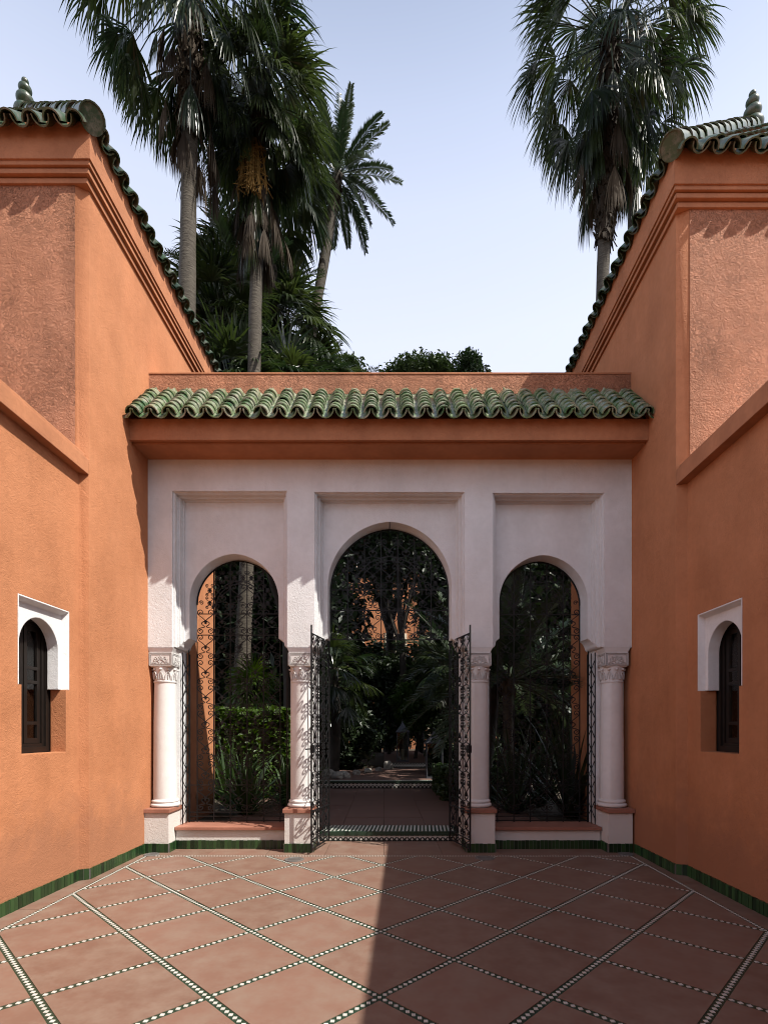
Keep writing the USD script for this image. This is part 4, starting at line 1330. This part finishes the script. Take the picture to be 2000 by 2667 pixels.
# dense trees that close the view through the arches
blk = [(-6.5, 17, 5.0, (3.0, 2.2, 5.2)), (-3.3, 22, 6.0, (2.5, 2, 5.4)), (5.6, 17, 5.0, (3.0, 2.4, 5.4)), (3.7, 24, 7.0, (2.3, 2.0, 4.6)), (-9.5, 22, 6, (4, 3, 6.5)), (9, 22, 6, (4, 3, 6.5)), (0.2, 25.0, 11.2, (2.6, 1.6, 2.7)), (-3.2, 16.2, 4.6, (2.0, 1.1, 5.0)), (4.6, 20.0, 4.5, (3.0, 1.8, 5.2)), (-0.4, 27.5, 3.4, (4.2, 1.2, 3.0))]
lbls = ["dark dense tree behind the hedge seen through the left arch", "dark tree at the left of the view through the middle arch", "dark dense tree behind the right grille",
        "dark tree at the right of the view through the middle arch", "dark tree far left behind the left building", "dark tree far right behind the right building", "dark tree crown hanging over the far orange house",
        "slender dark tree right behind the palm trunk in the left arch", "dark tree filling the back of the right arch", "dark wide thicket at the foot of the far orange house"]
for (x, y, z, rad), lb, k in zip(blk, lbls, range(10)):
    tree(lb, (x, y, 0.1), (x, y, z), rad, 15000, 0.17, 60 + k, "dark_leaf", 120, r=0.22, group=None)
# shade trees whose crowns lie between arch tops and parapet
tree("broad shade tree close behind the gateway, left of the path", (-1.95, 11.2, 0.1), (-2.2, 11.2, 6.9), (2.0, 1.7, 1.3), 12000, 0.16, 71, "dark_leaf", 90, r=0.2)
tree("broad shade tree close behind the gateway, right of the path", (1.95, 11.0, 0.1), (2.4, 10.8, 6.8), (2.1, 1.5, 1.3), 12000, 0.16, 72, "dark_leaf", 90, r=0.2)

# hedge and leafy plants left
def hedge(label, x0, x1, y0, y1, z0, z1, n, size, seed, m="bright_leaf", name="hedge"):
    g = np.random.default_rng(seed)
    t = thing(name, label, "hedge", loc=((x0 + x1) / 2, (y0 + y1) / 2, z0))
    c = leaf_cloud(((x0 + x1) / 2, (y0 + y1) / 2, (z0 + z1) / 2), (1, 1, 1), n, size, seed, 1)
    v = np.asarray(c.vertices).reshape(-1, 4, 3)
    ctr = v.mean(1, keepdims=True)
    q = g.random((n, 3))
    ax = g.integers(0, 3, n)
    side = (g.random(n) < 0.5).astype(float)
    for k in range(3):
        s = (ax == k) & (g.random(n) < 0.8)
        q[s, k] = np.clip(np.where(side[s] > 0, 1 - abs(g.normal(size=s.sum())) * 0.06, abs(g.normal(size=s.sum())) * 0.06), -0.03, 1.03)
    lo, hi = np.array([x0, y0, z0]), np.array([x1, y1, z1])
    newc = (lo + (hi - lo) * q)
    newc[:, 2] += 0.06 * (meshkit.noise(newc * 2.2, seed) - 0.5) * 2
    v = v - ctr + newc[:, None]
    obj("foliage", trimesh.Trimesh(v.reshape(-1, 3), np.asarray(c.faces), process=False), M[m], t, smooth=False)
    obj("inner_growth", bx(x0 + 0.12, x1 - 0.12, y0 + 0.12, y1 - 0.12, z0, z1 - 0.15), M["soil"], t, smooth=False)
    return t


hedge("sunlit clipped hedge behind the left grille", -4.4, -1.9, 10.6, 11.7, 0.1, 1.95, 11000, 0.075, 81)
hedge("small clipped box bush at the right edge of the path", 1.12, 2.4, 10.2, 12.4, 0.1, 0.72, 6000, 0.05, 82, "mid_leaf", name="box_bush")


def strap_plant(label, base, n, L, seed, m="mid_leaf", w=0.03, name="strap_leaf_plant", group=None, up_=0.9, droop=0.9):
    g = np.random.default_rng(seed)
    t = thing(name, label, "plant", loc=base, group=group)
    for k in range(n):
        az = k * 2.39996
        el = math.radians(g.uniform(25, 85))
        d = np.array([math.cos(el) * math.cos(az), math.cos(el) * math.sin(az), math.sin(el)])
        c = [np.array(base) + np.array([math.cos(az), math.sin(az), 0]) * 0.04]
        l = L * g.uniform(0.6, 1.1)
        for q in range(6):
            d = d + np.array([0, 0, -droop * 0.06 * q]); d /= np.linalg.norm(d)
            c.append(c[-1] + d * l / 6)
        c = np.array(c)
        lat = np.array([-math.sin(az), math.cos(az), 0])
        W = w * np.array([0.6, 0.9, 1, 0.95, 0.75, 0.45, 0.03])
        v = np.stack([c - lat * W[:, None], c + lat * W[:, None]], 1).reshape(-1, 3)
        f = []
        for q in range(6):
            f += [[2 * q, 2 * q + 1, 2 * q + 3], [2 * q, 2 * q + 3, 2 * q + 2]]
        obj("leaf", trimesh.Trimesh(v, np.array(f), process=False), M[m], t, smooth=False)
    return t


spots = [(-2.25, 8.6, 70, 1.25, "mid_leaf", "tall strappy plant directly behind the left grille's right half"), (-2.75, 9.4, 60, 1.35, "mid_leaf", "strappy plant behind the left grille's left half"),
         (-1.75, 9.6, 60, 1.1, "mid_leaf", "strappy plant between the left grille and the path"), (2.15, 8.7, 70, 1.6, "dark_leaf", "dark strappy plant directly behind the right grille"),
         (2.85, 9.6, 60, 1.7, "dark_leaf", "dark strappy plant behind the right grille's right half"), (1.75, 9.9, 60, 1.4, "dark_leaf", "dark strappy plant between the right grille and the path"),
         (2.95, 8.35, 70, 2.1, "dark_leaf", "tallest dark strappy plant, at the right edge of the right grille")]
for k, (x, y, n, L, m, lb) in enumerate(spots):
    strap_plant(lb, (x, y, 0.1), n, L, 90 + k, m, 0.028)
strap_plant("bright fern low at the left edge of the raised path", (-1.75, 13.1, 0.28), 46, 0.55, 97, "bright_leaf", 0.03, name="fern")
# spiky rosette above the left hedge
low_fan("spiky pale rosette above the sunlit hedge, right of the palm trunk", (-3.1, 12.4, 0.1), 2.5, 30, 0.7, 46, pet=0.25, mat_="bright_leaf", name="spiky_plant")
# fan palms and fronds seen through the gate
low_fan("bushy fan palm left of the path, lit leaves under the fanlight", (-1.35, 14.2, 0.28), 2.9, 34, 0.75, 47, pet=0.75, name="bushy_fan_palm", group="bushy fan palms by the path")
low_fan("bushy fan palm behind the first, left of the path", (-1.9, 15.6, 0.28), 2.3, 30, 0.75, 48, pet=0.7, name="bushy_fan_palm", group="bushy fan palms by the path")
low_fan("bushy fan palm on the right above the flowering bush", (2.1, 17.5, 0.4), 3.6, 30, 0.8, 49, pet=0.8, name="bushy_fan_palm", group="bushy fan palms by the path")
low_fan("sunlit fan palm right of the path under the fanlight", (1.75, 16.0, 0.3), 3.4, 30, 0.7, 149, pet=0.7, name="bushy_fan_palm", group="bushy fan palms by the path")
date_palm("young date palm leaning over the path from the right", (2.1, 13.8, 0.2), (2.0, 13.8, 3.2), 22, 2.0, 34, r=0.16, el0=80, el1=-5, droop=1.0, leaf=0.34)
date_palm("young date palm behind the top of the right grille", (2.55, 10.7, 0.1), (2.5, 10.7, 2.5), 36, 2.4, 35, r=0.11, el0=82, el1=-20, droop=0.9, leaf=0.36)
tree("dark bush left of the path behind the rocks", (-1.4, 16.4, 0.3), (-1.35, 16.4, 1.35), (1.25, 0.9, 1.15), 9000, 0.085, 75, "dark_leaf", 70, name="bush", cat="bush", r=0.06)
tree("yellow green bush behind the lanterns on the right", (1.15, 19.5, 0.4), (1.15, 19.5, 2.4), (1.0, 0.8, 0.95), 6000, 0.075, 76, "bright_leaf", 50, name="bush", cat="bush", r=0.06)
tree("dark bush under the young date palm at the right of the path", (2.3, 14.8, 0.3), (2.2, 14.8, 1.1), (1.0, 0.9, 0.95), 6000, 0.08, 77, "dark_leaf", 50, name="bush", cat="bush", r=0.06)
tree("dark bush far back between the lanterns and the orange house", (0.2, 23.0, 0.3), (0.2, 23.0, 2.6), (1.9, 0.9, 2.2), 9000, 0.11, 78, "dark_leaf", 70, name="bush", cat="bush", r=0.08)
th = tree("slim forked dark tree in the middle of the view through the gate", (0.75, 20.5, 0.4), (0.5, 20.5, 8.5), (1.8, 1.2, 2.0), 4200, 0.12, 79, "dark_leaf", 60, r=0.14)

# rocks
rk = [(-1.15, 13.05, 0.15), (-0.95, 13.25, 0.12), (-1.4, 13.45, 0.17), (-1.05, 13.6, 0.14), (-0.75, 14.3, 0.11), (-0.45, 14.9, 0.11), (-0.15, 15.6, 0.10), (0.12, 16.5, 0.15)]
rl = ["largest grey rock beside the bright fern", "small grey rock at the path side of the rock edging", "grey rock behind the largest rock", "grey rock in the middle of the rock edging",
      "small grey rock farther along the path edge", "grey rock halfway along the dark bush", "smallest grey rock near the second step", "pale upright stone beside the first lantern"]
for k, ((x, y, r), lb) in enumerate(zip(rk, rl)):
    s = trimesh.creation.icosphere(3, 1.0)
    v = np.asarray(s.vertices)
    d = 0.65 + 0.7 * meshkit.fbm(v * 1.3 + k * 7, 3, seed=k)
    v = v * d[:, None] * [r, r * 0.85, r * (0.75 if k < 7 else 1.25)] + [x, y, 0.29 + r * 0.45]
    obj("rock", trimesh.Trimesh(v, s.faces, process=False), M["rock"], None, smooth=50, label=lb, cat="rock", group="rocks along the path edge")


# lanterns
def lantern(label, x, y, z, h, w):
    t = thing("floor_lantern", label, "lantern", loc=(x, y, z), group="floor lanterns beside the path")
    b = w / 2
    obj("base", bx(x - b, x + b, y - b, y + b, z, z + 0.05), M["zinc"], t)
    hb = h * 0.68
    for sx in (-1, 1):
        for sy in (-1, 1):
            obj("post", bx(x + sx * (b - 0.015) - 0.013, x + sx * (b - 0.015) + 0.013, y + sy * (b - 0.015) - 0.013, y + sy * (b - 0.015) + 0.013, z + 0.05, z + hb), M["zinc"], t)
    for sy in (-1, 1):
        obj("pane", bx(x - b + 0.03, x + b - 0.03, y + sy * (b - 0.015) - 0.002, y + sy * (b - 0.015) + 0.002, z + 0.05, z + hb), M["pane"], t, smooth=False)
        obj("pane", bx(x + sy * (b - 0.015) - 0.002, x + sy * (b - 0.015) + 0.002, y - b + 0.03, y + b - 0.03, z + 0.05, z + hb), M["pane"], t, smooth=False)
    obj("eave", bx(x - b - 0.025, x + b + 0.025, y - b - 0.025, y + b + 0.025, z + hb, z + hb + 0.03), M["zinc"], t)
    # flared hat
    zs = np.linspace(0, 1, 9)
    prof = [((b + 0.02) * (1 - q) ** 1.5 + 0.018, z + hb + 0.03 + (h * 0.24) * q) for q in zs]
    v, f = [], []
    for (r, zz) in prof:
        v += [(x - r, y - r, zz), (x + r, y - r, zz), (x + r, y + r, zz), (x - r, y + r, zz)]
    for i in range(len(prof) - 1):
        for j in range(4):
            k = (j + 1) % 4
            f += [[4 * i + j, 4 * i + k, 4 * i + 4 + k], [4 * i + j, 4 * i + 4 + k, 4 * i + 4 + j]]
    n = 4 * (len(prof) - 1)
    f += [[n, n + 1, n + 2], [n, n + 2, n + 3]]
    obj("hat", trimesh.Trimesh(np.array(v), np.array(f), process=False), M["zinc"], t, smooth=25)
    ring = [(x + 0.035 * math.cos(a), y, z + h * 0.96 + 0.035 * math.sin(a)) for a in np.linspace(0, 2 * np.pi, 13)]
    obj("ring", tube(ring, 0.007, 5), M["zinc"], t)
    cnd = lathe([(0.05, z + 0.05), (0.05, z + 0.05 + h * 0.25), (0.008, z + 0.05 + h * 0.26)], 16); cnd.apply_translation([x, y, 0])
    obj("candle", cnd, M["cream"], t)


lantern("farther floor lantern on the raised path, near the middle", 0.62, 17.6, 0.45, 1.42, 0.40)
lantern("nearer floor lantern on the right of the path by the box bush", 1.27, 13.35, 0.287, 1.27, 0.42)

# far house of orange plaster with cream windows
hs = thing("garden_house", "orange house with cream window frames at the far end of the garden", "house", loc=(0, 33, 0))
wallh = bx(-11, 12, 33, 40, -0.3, 11.5)
wins = [(x, z) for x in (-7.5, -4.6, -1.9, 0.75, 3.4, 6.2) for z in (1.3, 5.3)]
for (x, z) in wins:
    wallh = wallh - bx(x - 0.55, x + 0.55, 32.8, 33.25, z, z + 2.1)
obj("wall", wallh, M["orange"], hs)
obj("cornice", bx(-11.2, 12.2, 32.8, 40.1, 11.5, 11.8), M["cream"], hs)
obj("balcony", bx(-3.2, 3.2, 32.2, 33.0, 4.75, 4.95), M["cream"], hs)
for (x, z) in wins:
    frm = bx(x - 0.68, x + 0.68, 32.95, 33.2, z - 0.12, z + 2.25) - bx(x - 0.52, x + 0.52, 32.9, 33.3, z + 0.03, z + 2.08)
    w = obj("window", frm + bx(x - 0.03, x + 0.03, 33.05, 33.15, z, z + 2.1) + bx(x - 0.52, x + 0.52, 33.05, 33.15, z + 1.3, z + 1.36), M["cream"], hs)
    obj("pane", bx(x - 0.53, x + 0.53, 33.16, 33.18, z, z + 2.1), M["pane"], w, smooth=False)
    obj("room_lining", bx(x - 0.54, x + 0.54, 33.22, 33.245, z + 0.005, z + 2.095), M["dark"], w, smooth=False)
